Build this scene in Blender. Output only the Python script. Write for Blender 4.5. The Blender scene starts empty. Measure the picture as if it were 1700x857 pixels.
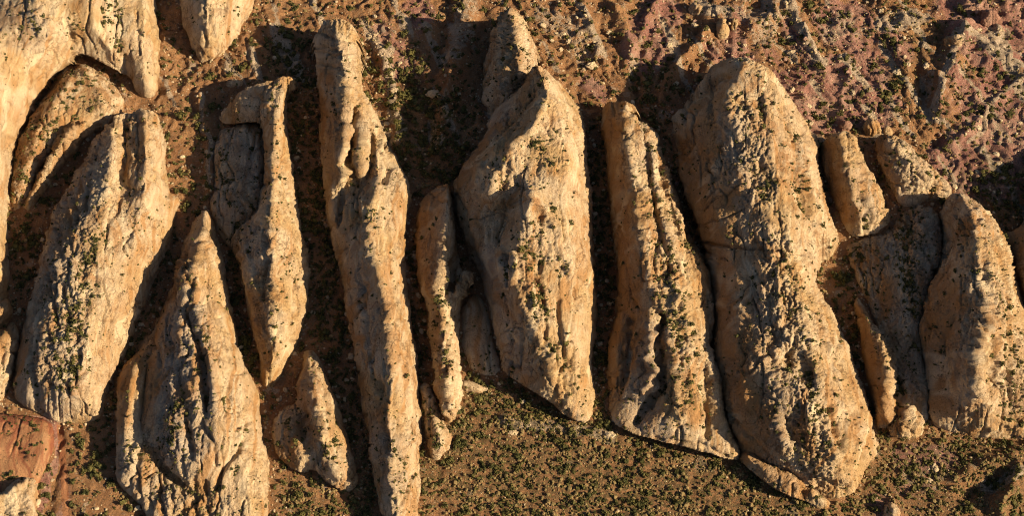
import bpy, math, random
import numpy as np
from mathutils import Vector, Matrix

random.seed(7)
RNG = np.random.default_rng(7)
C = bpy.context.scene.collection
SC = bpy.context.scene

# ------------------------------------------------------------------ camera, sky, sun, exposure
PITCH = math.radians(58.0)
HFOV = math.radians(30.0)
DIST = 1120.0
cam_loc = np.array([0.0, -math.cos(PITCH) * DIST, math.sin(PITCH) * DIST])
cd = bpy.data.cameras.new('camera')
cam = bpy.data.objects.new('camera', cd)
C.objects.link(cam)
cam.location = cam_loc
cam.rotation_euler = (math.pi / 2 - PITCH, 0, 0)
cd.sensor_width = 36.0
cd.lens = 18.0 / math.tan(HFOV / 2)
cd.clip_start = 1.0
cd.clip_end = 30000.0
SC.camera = cam

THETA = math.radians(34.0)      # height of the sun above the plane the camera faces
L = Vector((math.cos(THETA), -math.sin(THETA) * math.cos(PITCH), math.sin(THETA) * math.sin(PITCH)))
SUN_EL = math.asin(L.z)
SUN_AZ = math.atan2(L.x, L.y)
W = bpy.data.worlds.new('World')
SC.world = W
W.use_nodes = True
wn = W.node_tree
bg = wn.nodes['Background']
sky = wn.nodes.new('ShaderNodeTexSky')
sky.sky_type = 'NISHITA'
sky.sun_disc = False
sky.sun_elevation = SUN_EL
sky.sun_rotation = SUN_AZ
sky.air_density = 0.6
sky.dust_density = 1.5
wn.links.new(sky.outputs[0], bg.inputs[0])
bg.inputs[1].default_value = 0.05
sl = bpy.data.lights.new('sun', 'SUN')
sl.energy = 5.0
sl.angle = math.radians(0.5)
sl.color = (1.0, 0.79, 0.53)
sun = bpy.data.objects.new('sun', sl)
sun.rotation_euler = L.to_track_quat('Z', 'Y').to_euler()
sun.location = L * 900
C.objects.link(sun)
SC.view_settings.view_transform = 'Standard'
SC.view_settings.look = 'None'
SC.view_settings.exposure = 1.0
SC.view_settings.gamma = 1.0
SC.view_settings.use_curve_mapping = False
SC.cycles.max_bounces = 5
SC.cycles.diffuse_bounces = 2
SC.cycles.use_denoising = True
SC.cycles.pixel_filter_type = 'BLACKMAN_HARRIS'
SC.cycles.filter_width = 1.05

# ------------------------------------------------------------------ helpers
FWD = np.array([0, math.cos(PITCH), -math.sin(PITCH)])
UPV = np.array([0, math.sin(PITCH), math.cos(PITCH)])
TT = math.tan(HFOV / 2)


def at(u, v, z):
    """the point at height z seen at (u, v) of the 1700 x 857 survey picture"""
    u = np.asarray(u, float); v = np.asarray(v, float); z = np.asarray(z, float)
    x = (u - 850) / 850 * TT
    y = -(v - 428.5) / 850 * TT
    d = FWD + x[..., None] * np.array([1.0, 0, 0]) + y[..., None] * UPV
    t = (z - cam_loc[2]) / d[..., 2]
    return cam_loc + d * t[..., None]


def uv_of(P):
    d = P - cam_loc
    f = d @ FWD
    return 850 + d[:, 0] / f / TT * 850, 428.5 - (d @ UPV) / f / TT * 850


def _hash(i, j, k, s):
    h = (i * 374761393 + j * 668265263 + k * 2147483647 + s * 974634541) & 0xFFFFFFFF
    h = ((h ^ (h >> 13)) * 1274126177) & 0xFFFFFFFF
    h = h ^ (h >> 16)
    return h


_G = RNG.normal(size=(256, 3)); _G /= np.linalg.norm(_G, axis=1)[:, None]


def noise(P, seed=0):
    """gradient noise, about -1..1"""
    Pi = np.floor(P).astype(np.int64)
    f = P - Pi
    w = f * f * f * (f * (f * 6 - 15) + 10)
    out = np.zeros(len(P))
    for a in (0, 1):
        wa = w[:, 0] if a else 1 - w[:, 0]
        for b in (0, 1):
            wb = wa * (w[:, 1] if b else 1 - w[:, 1])
            for c in (0, 1):
                wc = wb * (w[:, 2] if c else 1 - w[:, 2])
                g = _G[_hash(Pi[:, 0] + a, Pi[:, 1] + b, Pi[:, 2] + c, seed) & 255]
                out += wc * (g[:, 0] * (f[:, 0] - a) + g[:, 1] * (f[:, 1] - b) + g[:, 2] * (f[:, 2] - c))
    return out * 1.7


def fbm(P, seed=0, oct=3, gain=0.5):
    o = 0; a = 1.0
    for k in range(oct):
        o = o + a * noise(P * (2.03 ** k), seed + k * 17)
        a *= gain
    return o


_J = RNG.random((256, 3)); _A = RNG.random(256)


def cells(P, seed):
    """distance to the nearest and second nearest scattered seed point, and a number of that cell"""
    Pi = np.floor(P).astype(np.int64)
    f1 = np.full(len(P), 9.0); f2 = np.full(len(P), 9.0); cid = np.zeros(len(P))
    for a in (-1, 0, 1):
        for b in (-1, 0, 1):
            for c in (-1, 0, 1):
                h = _hash(Pi[:, 0] + a, Pi[:, 1] + b, Pi[:, 2] + c, seed) & 255
                d = ((Pi + [a, b, c] + _J[h] - P) ** 2).sum(1)
                m = d < f1
                f2 = np.where(m, f1, np.minimum(f2, d)); cid = np.where(m, _A[h], cid); f1 = np.where(m, d, f1)
    return np.sqrt(f1), np.sqrt(f2), cid


def sstep(a, b, x):
    t = np.clip((x - a) / (b - a), 0, 1)
    return t * t * (3 - 2 * t)


def mk_mesh(name, V, F, smooth=True, attrs=None):
    """F: (n,3) or (n,4) int array, or a list of such arrays"""
    Fs = F if isinstance(F, list) else [F]
    me = bpy.data.meshes.new(name)
    V = np.ascontiguousarray(V, np.float32)
    me.vertices.add(len(V)); me.vertices.foreach_set('co', V.ravel())
    loops = np.concatenate([f.ravel() for f in Fs]).astype(np.int32)
    tot = np.concatenate([np.full(len(f), f.shape[1]) for f in Fs]).astype(np.int32)
    st = np.concatenate([[0], np.cumsum(tot)[:-1]]).astype(np.int32)
    me.loops.add(len(loops)); me.loops.foreach_set('vertex_index', loops)
    me.polygons.add(len(tot)); me.polygons.foreach_set('loop_start', st)
    me.polygons.foreach_set('loop_total', tot)
    me.polygons.foreach_set('use_smooth', np.full(len(tot), smooth, bool))
    me.update(calc_edges=True)
    if attrs:
        for n, a in attrs.items():
            at_ = me.attributes.new(n, 'FLOAT_COLOR', 'POINT')
            col = np.ones((len(V), 4), np.float32); col[:, :a.shape[1]] = a
            at_.data.foreach_set('color', col.ravel())
    return me


def link(name, me, mat, label=None, cat=None, group=None, kind=None, parent=None):
    o = bpy.data.objects.new(name, me)
    C.objects.link(o)
    if me is not None and mat is not None and not me.materials:
        me.materials.append(mat)
    if label: o['label'] = label
    if cat: o['category'] = cat
    if group: o['group'] = group
    if kind: o['kind'] = kind
    if parent: o.parent = parent
    return o


def vnormals(V, F):
    n = np.cross(V[F[:, 2]] - V[F[:, 0]], V[F[:, 3 if F.shape[1] == 4 else 1]] - V[F[:, 1 if F.shape[1] == 4 else 0]])
    if F.shape[1] == 3:
        n = np.cross(V[F[:, 1]] - V[F[:, 0]], V[F[:, 2]] - V[F[:, 0]])
    N = np.zeros_like(V)
    for k in range(F.shape[1]):
        for c in range(3):
            N[:, c] += np.bincount(F[:, k], n[:, c], len(V))
    return N / (np.linalg.norm(N, axis=1)[:, None] + 1e-9)


def seg_dist(U, Vv, pts):
    """distance in px from every (U,V) to a polyline, and the place along it"""
    best = np.full(U.shape, 1e9); par = np.zeros(U.shape)
    for k in range(len(pts) - 1):
        a = np.array(pts[k][:2], float); b = np.array(pts[k + 1][:2], float)
        d = b - a; l2 = max(d @ d, 1e-6)
        t = np.clip(((U - a[0]) * d[0] + (Vv - a[1]) * d[1]) / l2, 0, 1)
        q = np.hypot(U - a[0] - t * d[0], Vv - a[1] - t * d[1])
        m = q < best
        best[m] = q[m]; par[m] = k + t[m]
    if len(pts) == 1:
        best = np.hypot(U - pts[0][0], Vv - pts[0][1])
    return best, par


def inside(U, Vv, poly):
    r = np.zeros(U.shape, bool)
    n = len(poly)
    for i in range(n):
        x0, y0 = poly[i][:2]; x1, y1 = poly[(i + 1) % n][:2]
        if y0 == y1: continue
        c = ((y0 > Vv) != (y1 > Vv)) & (U < (x1 - x0) * (Vv - y0) / (y1 - y0) + x0)
        r ^= c
    return r


# ------------------------------------------------------------------ materials
def new_mat(name):
    m = bpy.data.materials.new(name); m.use_nodes = True
    nt = m.node_tree
    b = nt.nodes['Principled BSDF']
    b.inputs['Roughness'].default_value = 0.9
    b.inputs['Specular IOR Level'].default_value = 0.15
    return m, nt, b


class NT:
    def __init__(s, nt):
        s.nt = nt
        tc = nt.nodes.new('ShaderNodeNewGeometry')
        s.pos = tc.outputs['Position']; s.nor = tc.outputs['Normal']

    def mapped(s, scale, rot=(0, 0, 0)):
        m = s.nt.nodes.new('ShaderNodeMapping')
        m.inputs['Scale'].default_value = scale
        m.inputs['Rotation'].default_value = rot
        s.nt.links.new(s.pos, m.inputs['Vector'])
        return m.outputs[0]

    def noise(s, scale, detail=4, rough=0.55, vec=None, dist=0.0):
        n = s.nt.nodes.new('ShaderNodeTexNoise')
        n.inputs['Scale'].default_value = scale
        n.inputs['Detail'].default_value = detail
        n.inputs['Roughness'].default_value = rough
        n.inputs['Distortion'].default_value = dist
        s.nt.links.new(vec if vec is not None else s.pos, n.inputs['Vector'])
        return n.outputs['Fac']

    def ramp(s, fac, lo, hi, a=0.0, b=1.0):
        m = s.nt.nodes.new('ShaderNodeMapRange')
        m.interpolation_type = 'SMOOTHSTEP'
        m.inputs['From Min'].default_value = lo; m.inputs['From Max'].default_value = hi
        m.inputs['To Min'].default_value = a; m.inputs['To Max'].default_value = b
        s.nt.links.new(fac, m.inputs['Value'])
        return m.outputs[0]

    def math(s, op, a, b=None):
        m = s.nt.nodes.new('ShaderNodeMath'); m.operation = op
        for i, x in enumerate((a, b)):
            if x is None: continue
            if isinstance(x, (int, float)): m.inputs[i].default_value = x
            else: s.nt.links.new(x, m.inputs[i])
        return m.outputs[0]

    def mix(s, fac, a, b):
        m = s.nt.nodes.new('ShaderNodeMix'); m.data_type = 'RGBA'
        if isinstance(fac, (int, float)): m.inputs['Factor'].default_value = fac
        else: s.nt.links.new(fac, m.inputs['Factor'])
        for nm, x in (('A', a), ('B', b)):
            sock = [i for i in m.inputs if i.name == nm and i.type == 'RGBA'][0]
            if isinstance(x, tuple): sock.default_value = (*x, 1)
            else: s.nt.links.new(x, sock)
        return [o for o in m.outputs if o.type == 'RGBA'][0]

    def attr(s, name):
        a = s.nt.nodes.new('ShaderNodeAttribute'); a.attribute_name = name
        sp = s.nt.nodes.new('ShaderNodeSeparateColor')
        s.nt.links.new(a.outputs['Color'], sp.inputs[0])
        return sp.outputs

    def alpha(s, name):
        a = s.nt.nodes.new('ShaderNodeAttribute'); a.attribute_name = name
        return a.outputs['Alpha']

    def bump(s, h, strength, distance, prev=None):
        b = s.nt.nodes.new('ShaderNodeBump')
        b.inputs['Strength'].default_value = strength
        b.inputs['Distance'].default_value = distance
        s.nt.links.new(h, b.inputs['Height'])
        if prev is not None: s.nt.links.new(prev, b.inputs['Normal'])
        return b.outputs[0]


def rock_material(name, cream, tan, stain, grey, soil):
    m, nt, b = new_mat(name)
    k = NT(nt)
    at_ = k.attr('paint')
    streak = k.mapped((1.0, 0.16, 0.35), (0, 0, 0.12))
    drip = k.mapped((0.9, 0.9, 0.12))
    n1 = k.noise(0.03, 5, 0.6)
    n2 = k.noise(0.22, 5, 0.6, streak, 1.2)
    n3 = k.noise(0.8, 4, 0.6)
    n4 = k.noise(0.5, 4, 0.65, drip, 0.6)
    col = k.mix(k.ramp(n1, 0.42, 0.62), cream, tan)
    n0 = k.noise(0.09, 6, 0.7)
    col = k.mix(k.ramp(n0, 0.54, 0.66, 0, 0.55), col, stain)
    col = k.mix(k.ramp(n0, 0.46, 0.34, 0, 0.7), col, tuple(min(.72, c * 1.12) for c in cream))
    col = k.mix(k.math('MULTIPLY', k.ramp(n2, 0.44, 0.72), 0.6), col, tan)
    sfac = k.math('MULTIPLY', at_[0], k.ramp(n4, 0.25, 0.6, 0.6, 1.0))
    col = k.mix(sfac, col, stain)
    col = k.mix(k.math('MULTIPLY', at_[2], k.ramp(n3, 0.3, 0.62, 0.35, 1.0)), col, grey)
    # bands of the bedding: thin darker lines, warped
    bed = k.mapped((1.15, 0.10, 0.55), (0, 0.5, 0.1))
    n5 = k.noise(0.55, 3, 0.6, bed, 1.6)
    col = k.mix(k.ramp(n5, 0.58, 0.66, 0, 0.35), col, stain)
    # soil caught on the flat ledges
    sep = nt.nodes.new('ShaderNodeSeparateXYZ'); nt.links.new(k.nor, sep.inputs[0])
    n6 = k.noise(0.16, 5, 0.65)
    sf = k.math('MULTIPLY', k.ramp(n6, 0.42, 0.58), at_[1])
    col = k.mix(sf, col, soil)
    # dark lichen and pock marks
    n7 = k.noise(1.5, 4, 0.72)
    n8 = k.noise(0.07, 3, 0.6)
    pk = k.math('MULTIPLY', k.ramp(n7, 0.57, 0.64), k.ramp(n8, 0.36, 0.58, 0.15, 0.95))
    col = k.mix(pk, col, (0.10, 0.075, 0.05))
    n9 = k.noise(2.6, 2, 0.5)
    col = k.mix(k.ramp(n9, 0.35, 0.75, 0.0, 0.22), col, tuple(c * 0.55 for c in tan))
    tn = k.alpha('paint')
    col = k.mix(k.ramp(tn, 0.46, 0.15, 0, .75), col, stain)
    col = k.mix(k.ramp(tn, 0.56, 0.9, 0, .7), col, tuple(min(.72, c * 1.13) for c in cream))
    dr = k.noise(0.9, 4, 0.6, k.mapped((1.0, 0.10, 0.22), (0, 0, 0.1)))
    dm = k.noise(0.05, 3, 0.6)
    col = k.mix(k.math('MULTIPLY', k.ramp(dr, 0.58, 0.74, 0, .55), k.ramp(dm, 0.45, 0.6)), col, (0.17, 0.105, 0.06))
    vo = nt.nodes.new('ShaderNodeTexVoronoi'); vo.feature = 'DISTANCE_TO_EDGE'; vo.inputs['Scale'].default_value = 0.15
    wn_ = nt.nodes.new('ShaderNodeTexNoise'); wn_.inputs['Scale'].default_value = 0.12; wn_.inputs['Detail'].default_value = 4
    nt.links.new(k.pos, wn_.inputs['Vector'])
    ws = nt.nodes.new('ShaderNodeVectorMath'); ws.operation = 'MULTIPLY_ADD'
    nt.links.new(wn_.outputs['Color'], ws.inputs[0]); ws.inputs[1].default_value = (9, 14, 9); nt.links.new(k.mapped((1.0, 0.32, 0.5), (0, 0, 0.1)), ws.inputs[2])
    nt.links.new(ws.outputs[0], vo.inputs['Vector'])
    jm = k.ramp(k.noise(0.045, 3, 0.6), 0.44, 0.58)
    jo = k.math('MULTIPLY', k.ramp(vo.outputs['Distance'], 0.0, 0.045, 1.0, 0.0), jm)
    col = k.mix(k.math('MULTIPLY', jo, 0.45), col, (0.20, 0.125, 0.07))
    nt.links.new(col, b.inputs['Base Color'])
    nj = k.bump(k.math('SUBTRACT', 1.0, jo), 0.8, 1.6)
    hb = k.noise(0.5, 6, 0.68, k.mapped((1, 0.7, 0.9)))
    nb = k.bump(hb, 1.0, 1.9, nj)
    hc = k.noise(1.5, 4, 0.75)
    nb = k.bump(hc, 1.0, 1.1, nb)
    nt.links.new(nb, b.inputs['Normal'])
    return m


M_ROCK = rock_material('sandstone', (0.66, 0.515, 0.33), (0.54, 0.365, 0.17), (0.42, 0.22, 0.08), (0.41, 0.35, 0.28), (0.40, 0.225, 0.105))
M_REDSOIL = rock_material('red_soil', (0.50, 0.27, 0.13), (0.42, 0.195, 0.085), (0.28, 0.095, 0.05), (0.46, 0.27, 0.14), (0.48, 0.33, 0.2))
M_DULL = rock_material('rusty_rock', (0.44, 0.28, 0.20), (0.34, 0.18, 0.12), (0.27, 0.12, 0.08), (0.36, 0.28, 0.22), (0.34, 0.16, 0.10))


def ground_material():
    m, nt, b = new_mat('desert_soil')
    k = NT(nt)
    a = k.attr('paint')
    n1 = k.noise(0.05, 6, 0.65)
    n2 = k.noise(0.35, 6, 0.7)
    n3 = k.noise(1.4, 4, 0.7)
    soil = k.mix(k.ramp(n1, 0.35, 0.65), (0.46, 0.25, 0.115), (0.35, 0.175, 0.08))
    red = k.mix(k.ramp(n1, 0.4, 0.62), (0.39, 0.185, 0.14), (0.52, 0.305, 0.22))
    col = k.mix(k.ramp(k.math('ADD', a[0], k.math('MULTIPLY', k.math('SUBTRACT', n2, 0.5), 0.9)), 0.3, 0.6), soil, red)
    pale = k.mix(k.ramp(n2, 0.4, 0.65), (0.60, 0.48, 0.34), (0.45, 0.33, 0.22))
    pf = k.ramp(k.math('ADD', a[1], k.math('MULTIPLY', k.math('SUBTRACT', n2, 0.5), 1.5)), 0.35, 0.6)
    col = k.mix(pf, col, pale)
    # stony litter everywhere
    n5 = k.noise(0.7, 5, 0.75)
    col = k.mix(k.ramp(n5, 0.56, 0.64, 0, 0.75), col, (0.48, 0.37, 0.26))
    # low ground cover
    cf = k.math('MULTIPLY', k.ramp(n2, 0.40, 0.58), a[2])
    col = k.mix(cf, col, (0.12, 0.098, 0.042))
    n4 = k.noise(0.9, 3, 0.6)
    n6 = k.noise(0.11, 4, 0.6)
    col = k.mix(k.math('MULTIPLY', k.ramp(n4, 0.53, 0.64), k.ramp(n6, 0.38, 0.6, 0.15, 0.75)), col, (0.13, 0.095, 0.05))
    nt.links.new(col, b.inputs['Base Color'])
    nb = k.bump(n2, 0.9, 2.2)
    nb = k.bump(n3, 0.9, 0.8, nb)
    nt.links.new(nb, b.inputs['Normal'])
    return m


M_GROUND = ground_material()


def shrub_material(name, c1, c2):
    m, nt, b = new_mat(name)
    k = NT(nt)
    n = k.noise(0.25, 4, 0.7)
    n2 = k.noise(3.0, 2, 0.6)
    col = k.mix(k.ramp(n, 0.35, 0.65), c1, c2)
    col = k.mix(k.ramp(n2, 0.4, 0.7, 0, 0.4), col, tuple(x * 1.5 for x in c2))
    nt.links.new(col, b.inputs['Base Color'])
    return m


M_SHRUB = shrub_material('juniper_foliage', (0.030, 0.036, 0.013), (0.105, 0.092, 0.028))
M_SCRUB = shrub_material('scrub_foliage', (0.11, 0.088, 0.034), (0.22, 0.155, 0.068))

# ------------------------------------------------------------------ the ground
SLOT = {}          # visible cover: which survey cell belongs to rock
GX0, GX1, GY0, GY1, GS = -400.0, 400.0, -250.0, 300.0, 1.1
gx = np.arange(GX0, GX1 + .1, GS); gy = np.arange(GY0, GY1 + .1, GS)
GXX, GYY = np.meshgrid(gx, gy)
GP = np.stack([GXX.ravel(), GYY.ravel(), np.zeros(GXX.size)], 1)
GU, GV = uv_of(GP)
gz = fbm(GP / 60, 3, 3) * 1.2
far = sstep(0, 1, (330 - GV + (GU - 700) * 0.15) / 120)        # the broken country behind the fins
rn = 1 - np.abs(noise(GP / np.array([30, 60, 1]) + fbm(GP / 50, 9, 2)[:, None] * .5, 21))
gz += far * (rn - 0.6) * 4.0
rn2 = 1 - np.abs(noise(GP / np.array([13, 26, 1]) + 3.3, 27))
gz += (0.25 + far) * (rn2 - 0.6) * 1.6
gz += fbm(GP / 6, 31, 4, .6) * 0.7 + far * (np.abs(noise(GP / 8 + noise(GP / 12, 34)[:, None] * .5, 33)) - .3) * 1.3
# (points, half width px, height m, sharpness): ridges and gullies of the open ground
RELIEF = [
    ([(1594, 58), (1582, 100), (1565, 150), (1550, 205)], 20, 9), ([(1598, 60), (1640, 92), (1705, 120)], 22, 8),
    ([(1520, 120), (1535, 175), (1556, 235)], 14, -5), ([(1490, 90), (1512, 150), (1530, 200)], 12, 4),
    ([(1180, 28), (1232, 40)], 22, 9), ([(1172, 62), (1140, 95), (1108, 135), (1098, 165)], 9, 8),
    ([(1300, -10), (1322, 30), (1345, 85), (1362, 110)], 11, 5), ([(1392, 105), (1415, 130), (1442, 160)], 9, 4),
    ([(1100, -10), (1070, 45), (1050, 95)], 10, 5), ([(1060, 80), (1050, 120), (1056, 160)], 9, -5),
    ([(772, -5), (768, 50), (752, 115), (738, 180), (735, 240)], 18, 9), ([(742, 10), (738, 60), (728, 110)], 12, -3),
    ([(1000, -10), (1040, 50), (1050, 110)], 14, 5), ([(950, -5), (962, 30), (958, 70)], 12, 4), ([(965, -5), (985, 60), (1000, 110)], 9, 5),
    ([(1460, -5), (1500, 30), (1540, 40)], 16, 6), ([(1600, 10), (1700, 18)], 10, 6), ([(1560, 250), (1600, 230), (1660, 160), (1705, 130)], 8, 3),
    ([(1250, 55), (1285, 30), (1290, -10)], 14, 7), ([(1235, 35), (1255, 10)], 14, -5),
    ([(1590, 795), (1640, 775), (1705, 750)], 18, 5), ([(1610, 815), (1660, 800)], 16, -5), ([(1690, 790), (1660, 850)], 18, 8), ([(1480, 835), (1500, 870)], 10, 4),
    ([(640, 90), (655, 170), (660, 240)], 12, 4), ([(620, 60), (640, 120)], 10, 3), ([(330, 160), (345, 230), (350, 320)], 9, 4),
    ([(840, 700), (950, 720), (1030, 735)], 14, 2), ([(1640, 280), (1680, 300)], 25, 4),
    ([(40, 560), (60, 480), (90, 400)], 16, 1), ([(98, 712), (94, 780), (82, 857), (80, 880)], 7, -2.2),
    ([(100, 712), (110, 780), (112, 870)], 8, -0.8),
]
gt = fbm(np.c_[GP[:, 0] / 26 + GP[:, 1] / 60, GP[:, 1] / 34, GP[:, 2]] , 35, 3) * 2.6
gz += (sstep(0, .3, gt - np.floor(gt)) - (gt - np.floor(gt))) * (.5 + 2.0 * far)
for pts, wd, h in RELIEF:
    d, _ = seg_dist(GU + noise(GP / 9, 40) * 5, GV + noise(GP / 9, 41) * 5, pts)
    g = np.exp(-(d / wd) ** 2 * 0.9) if h < 0 else np.clip(1 - d / (wd * 1.5), 0, 1) ** 1.15
    gz += h * g * (0.8 + .35 * noise(GP / 7, 44)) * 1.05
# strokes of ground colour (R red clay, G pale rock, B ground cover): points, radius px, strength
ZONES = {
    0: [([(1090, 20), (1070, 90)], 45, .8), ([(1220, 70), (1300, 60)], 60, .55), ([(1350, 140), (1440, 170), (1300, 165)], 55, 1), ([(1450, 60), (1400, 40), (1470, 100)], 50, .75),
        ([(1600, 260), (1680, 210), (1640, 290)], 60, 1.3), ([(1620, 60), (1700, 70)], 60, 1.0), ([(1600, 160), (1660, 170)], 60, .6), ([(690, 20), (650, 60), (700, 110)], 40, .5), ([(1560, 20), (1690, 10)], 30, .7),
        ([(1500, 765), (1560, 760)], 30, .6), ([(1450, 850), (1530, 810)], 30, .5), ([(100, 706), (104, 780), (108, 870)], 12, 0.42), ([(60, 690), (92, 702), (96, 740), (88, 780), (76, 820), (70, 870)], 7, 1.1), ([(650, 130), (645, 110)], 18, .8), ([(970, 140), (1000, 150)], 20, .5)],
    1: [([(1298, -10), (1320, 30), (1345, 80), (1365, 105)], 11, 1.1), ([(1392, 105), (1415, 130), (1442, 160)], 9, 1.1), ([(1170, 12), (1200, 35)], 16, .8), ([(1240, 30), (1290, 20), (1260, 60)], 22, .5),
        ([(640, 90), (655, 170), (660, 240)], 13, .7), ([(610, 40), (635, 100)], 12, .6), ([(330, 160), (345, 230), (350, 320)], 6, .9), ([(775, 20), (760, 100)], 18, .5), ([(900, 20), (940, 60), (990, 100)], 26, .5),
        ([(1600, 60), (1650, 95), (1705, 122)], 9, .8), ([(1590, 70), (1560, 150), (1548, 200)], 10, .8), ([(1470, 40), (1530, 40)], 16, .6), ([(1600, 235), (1660, 165), (1700, 135)], 7, .6), ([(1680, 200)], 30, .35), ([(1530, 170), (1538, 130)], 12, .5),
        ([(840, 705), (950, 715), (1010, 730)], 12, .6), ([(1380, 180), (1340, 170), (1300, 200)], 14, .35), ([(1500, 800), (1540, 790)], 16, .5), ([(1640, 800), (1690, 790)], 14, .8), ([(1050, 100), (1050, 130)], 8, .6), ([(1400, 30), (1380, 60)], 20, .5)],
    2: [([(720, 760), (900, 790), (1100, 810), (1300, 850)], 75, .75), ([(760, 680), (1000, 720), (1200, 790)], 40, .7), ([(1450, 760), (1690, 760)], 40, .6), ([(1440, 840), (1690, 830)], 40, .5),
        ([(480, 820), (560, 850)], 30, .35), ([(1640, 300), (1690, 340)], 50, .6), ([(700, 200), (720, 260)], 60, .5), ([(1500, 130), (1540, 60)], 30, .3), ([(60, 160), (30, 260)], 40, .4)],
}
gpaint = np.zeros((len(GP), 3))
wu = GU + fbm(GP / 25, 51, 2) * 14; wv = GV + fbm(GP / 25, 52, 2) * 14
for ch, lst in ZONES.items():
    for pts, r, s in lst:
        d, _ = seg_dist(wu, wv, pts)
        gpaint[:, ch] = np.maximum(gpaint[:, ch], s * (1 - sstep(0.55, 1.25, d / r)))
sx = GP[:, 0] * .92 + GP[:, 1] * .39        # beds of the broken country strike down to the right
stk_ = noise(np.c_[sx / 9, GP[:, 1] / 60, GP[:, 2]] + fbm(GP / 18, 55, 2)[:, None] * .3, 56)
gpaint[:, 1] = np.maximum(gpaint[:, 1], far * sstep(.12, .6, stk_) * .85)
gpaint[:, 0] *= .65 + .6 * sstep(-.3, .3, noise(np.c_[sx / 14, GP[:, 1] / 50, GP[:, 2]], 57))
gpaint[:, 1] = np.maximum(gpaint[:, 1], sstep(.35, .7, noise(GP / 16, 58) + .3 * noise(GP / 5, 59)) * .5)
gpaint[:, 1] *= sstep(12, 26, seg_dist(GU, GV, [(98, 712), (110, 770), (116, 870)])[0] + 6)
track, _ = seg_dist(GU, GV, [(98, 712), (100, 760), (104, 820), (108, 880)])
gpaint[:, 2] *= sstep(8, 16, track)
GP[:, 2] = gz
ny, nx = GXX.shape
idx = np.arange(nx * ny).reshape(ny, nx)
gq = np.stack([idx[:-1, :-1], idx[:-1, 1:], idx[1:, 1:], idx[1:, :-1]], -1).reshape(-1, 4)
# the land beyond the surveyed block, out to the horizon: rings of quads joined to the block's rim
rim = np.concatenate([idx[0, :-1], idx[:-1, -1], idx[-1, :0:-1], idx[:0:-1, 0]])
rings = [rim]; GVv = [GP]; base = len(GP)
cx, cy = 0.0, 25.0
for f in (1.25, 1.8, 3, 6, 14, 40):
    p = GP[rim].copy()
    p[:, 0] = cx + (p[:, 0] - cx) * f; p[:, 1] = cy + (p[:, 1] - cy) * f
    p[:, 2] = fbm(np.c_[p[:, :2] / 90, np.zeros(len(p))], 5, 3) * 6 - 2
    GVv.append(p); rings.append(base + np.arange(len(rim))); base += len(rim)
gfaces = [gq]
for a, b_ in zip(rings[:-1], rings[1:]):
    gfaces.append(np.stack([a, b_, np.roll(b_, -1), np.roll(a, -1)], 1))
GALL = np.concatenate(GVv)
pall = np.concatenate([gpaint] + [np.tile([[0.2, 0.1, 0.3]], (len(rim), 1))] * (len(rings) - 1))
link('ground', mk_mesh('ground', GALL, gfaces, True, {'paint': pall}), M_GROUND, kind='structure')


def ground_z(x, y):
    i = np.clip(((x - GX0) / GS), 0, nx - 1.01); j = np.clip(((y - GY0) / GS), 0, ny - 1.01)
    i0 = i.astype(int); j0 = j.astype(int); fi = i - i0; fj = j - j0
    Z = GP[:, 2].reshape(ny, nx)
    return (Z[j0, i0] * (1 - fi) * (1 - fj) + Z[j0, i0 + 1] * fi * (1 - fj) + Z[j0 + 1, i0] * (1 - fi) * fj + Z[j0 + 1, i0 + 1] * fi * fj)


# ------------------------------------------------------------------ rock masses from surveyed outlines and crest lines
ROCKS = []       # (name, displaced points, normals, u, v, shrub weight)
COVER = np.zeros((900, 1800), bool)


def smooth_poly(p):
    p = np.array([(q[0], q[1], q[2] if len(q) > 2 else 0.0) for q in p], float)
    for _ in range(1):
        n = np.roll(p, -1, 0)
        p = np.stack([p * .75 + n * .25, p * .25 + n * .75], 1).reshape(-1, 3)
    return p


def relax(w, fixed, mask, kk, iters):
    m = mask & ~fixed
    for _ in range(iters):
        s = np.zeros_like(w); c = np.zeros_like(w)
        mp = np.pad(mask, 1); wp = np.pad(w, 1)
        for dy, dx in ((0, 1), (2, 1), (1, 0), (1, 2)):
            sh = (slice(dy, dy + w.shape[0]), slice(dx, dx + w.shape[1]))
            s += wp[sh] * mp[sh]; c += mp[sh]
        w = np.where(m, s / np.maximum(c, 1) + kk * .25, w)
    return w


def solve(poly, ridges, U, V, mask, q, puff, w0=None, iters=150):
    P2 = np.vstack([poly, poly[:1]])
    mp = np.pad(mask, 1)
    inner = mp[:-2, 1:-1] & mp[2:, 1:-1] & mp[1:-1, :-2] & mp[1:-1, 2:]
    edge = mask & ~inner
    w = np.zeros(U.shape) if w0 is None else w0.copy()
    fixed = np.zeros(U.shape, bool)
    d, par = seg_dist(U[edge], V[edge], P2)
    w[edge] = np.interp(par, np.arange(len(P2)), P2[:, 2]) ** 2
    fixed[edge] = True
    for r in ridges:
        r = np.array(r, float)
        t = np.arange(len(r)); n = int(np.hypot(*np.diff(r[:, :2], axis=0).T).sum() / (q * .4)) + 2
        tt = np.linspace(0, len(r) - 1, n)
        uu = np.interp(tt, t, r[:, 0]); vv = np.interp(tt, t, r[:, 1]); zz = np.interp(tt, t, r[:, 2])
        i = np.round((vv - V[0, 0]) / q).astype(int); j = np.round((uu - U[0, 0]) / q).astype(int)
        ok = (i >= 0) & (j >= 0) & (i < U.shape[0]) & (j < U.shape[1])
        i, j, zz = i[ok], j[ok], zz[ok]
        ok = mask[i, j]
        w[i[ok], j[ok]] = zz[ok] ** 2; fixed[i[ok], j[ok]] = True
    return relax(w, fixed, mask, puff * q * q, iters), edge


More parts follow.
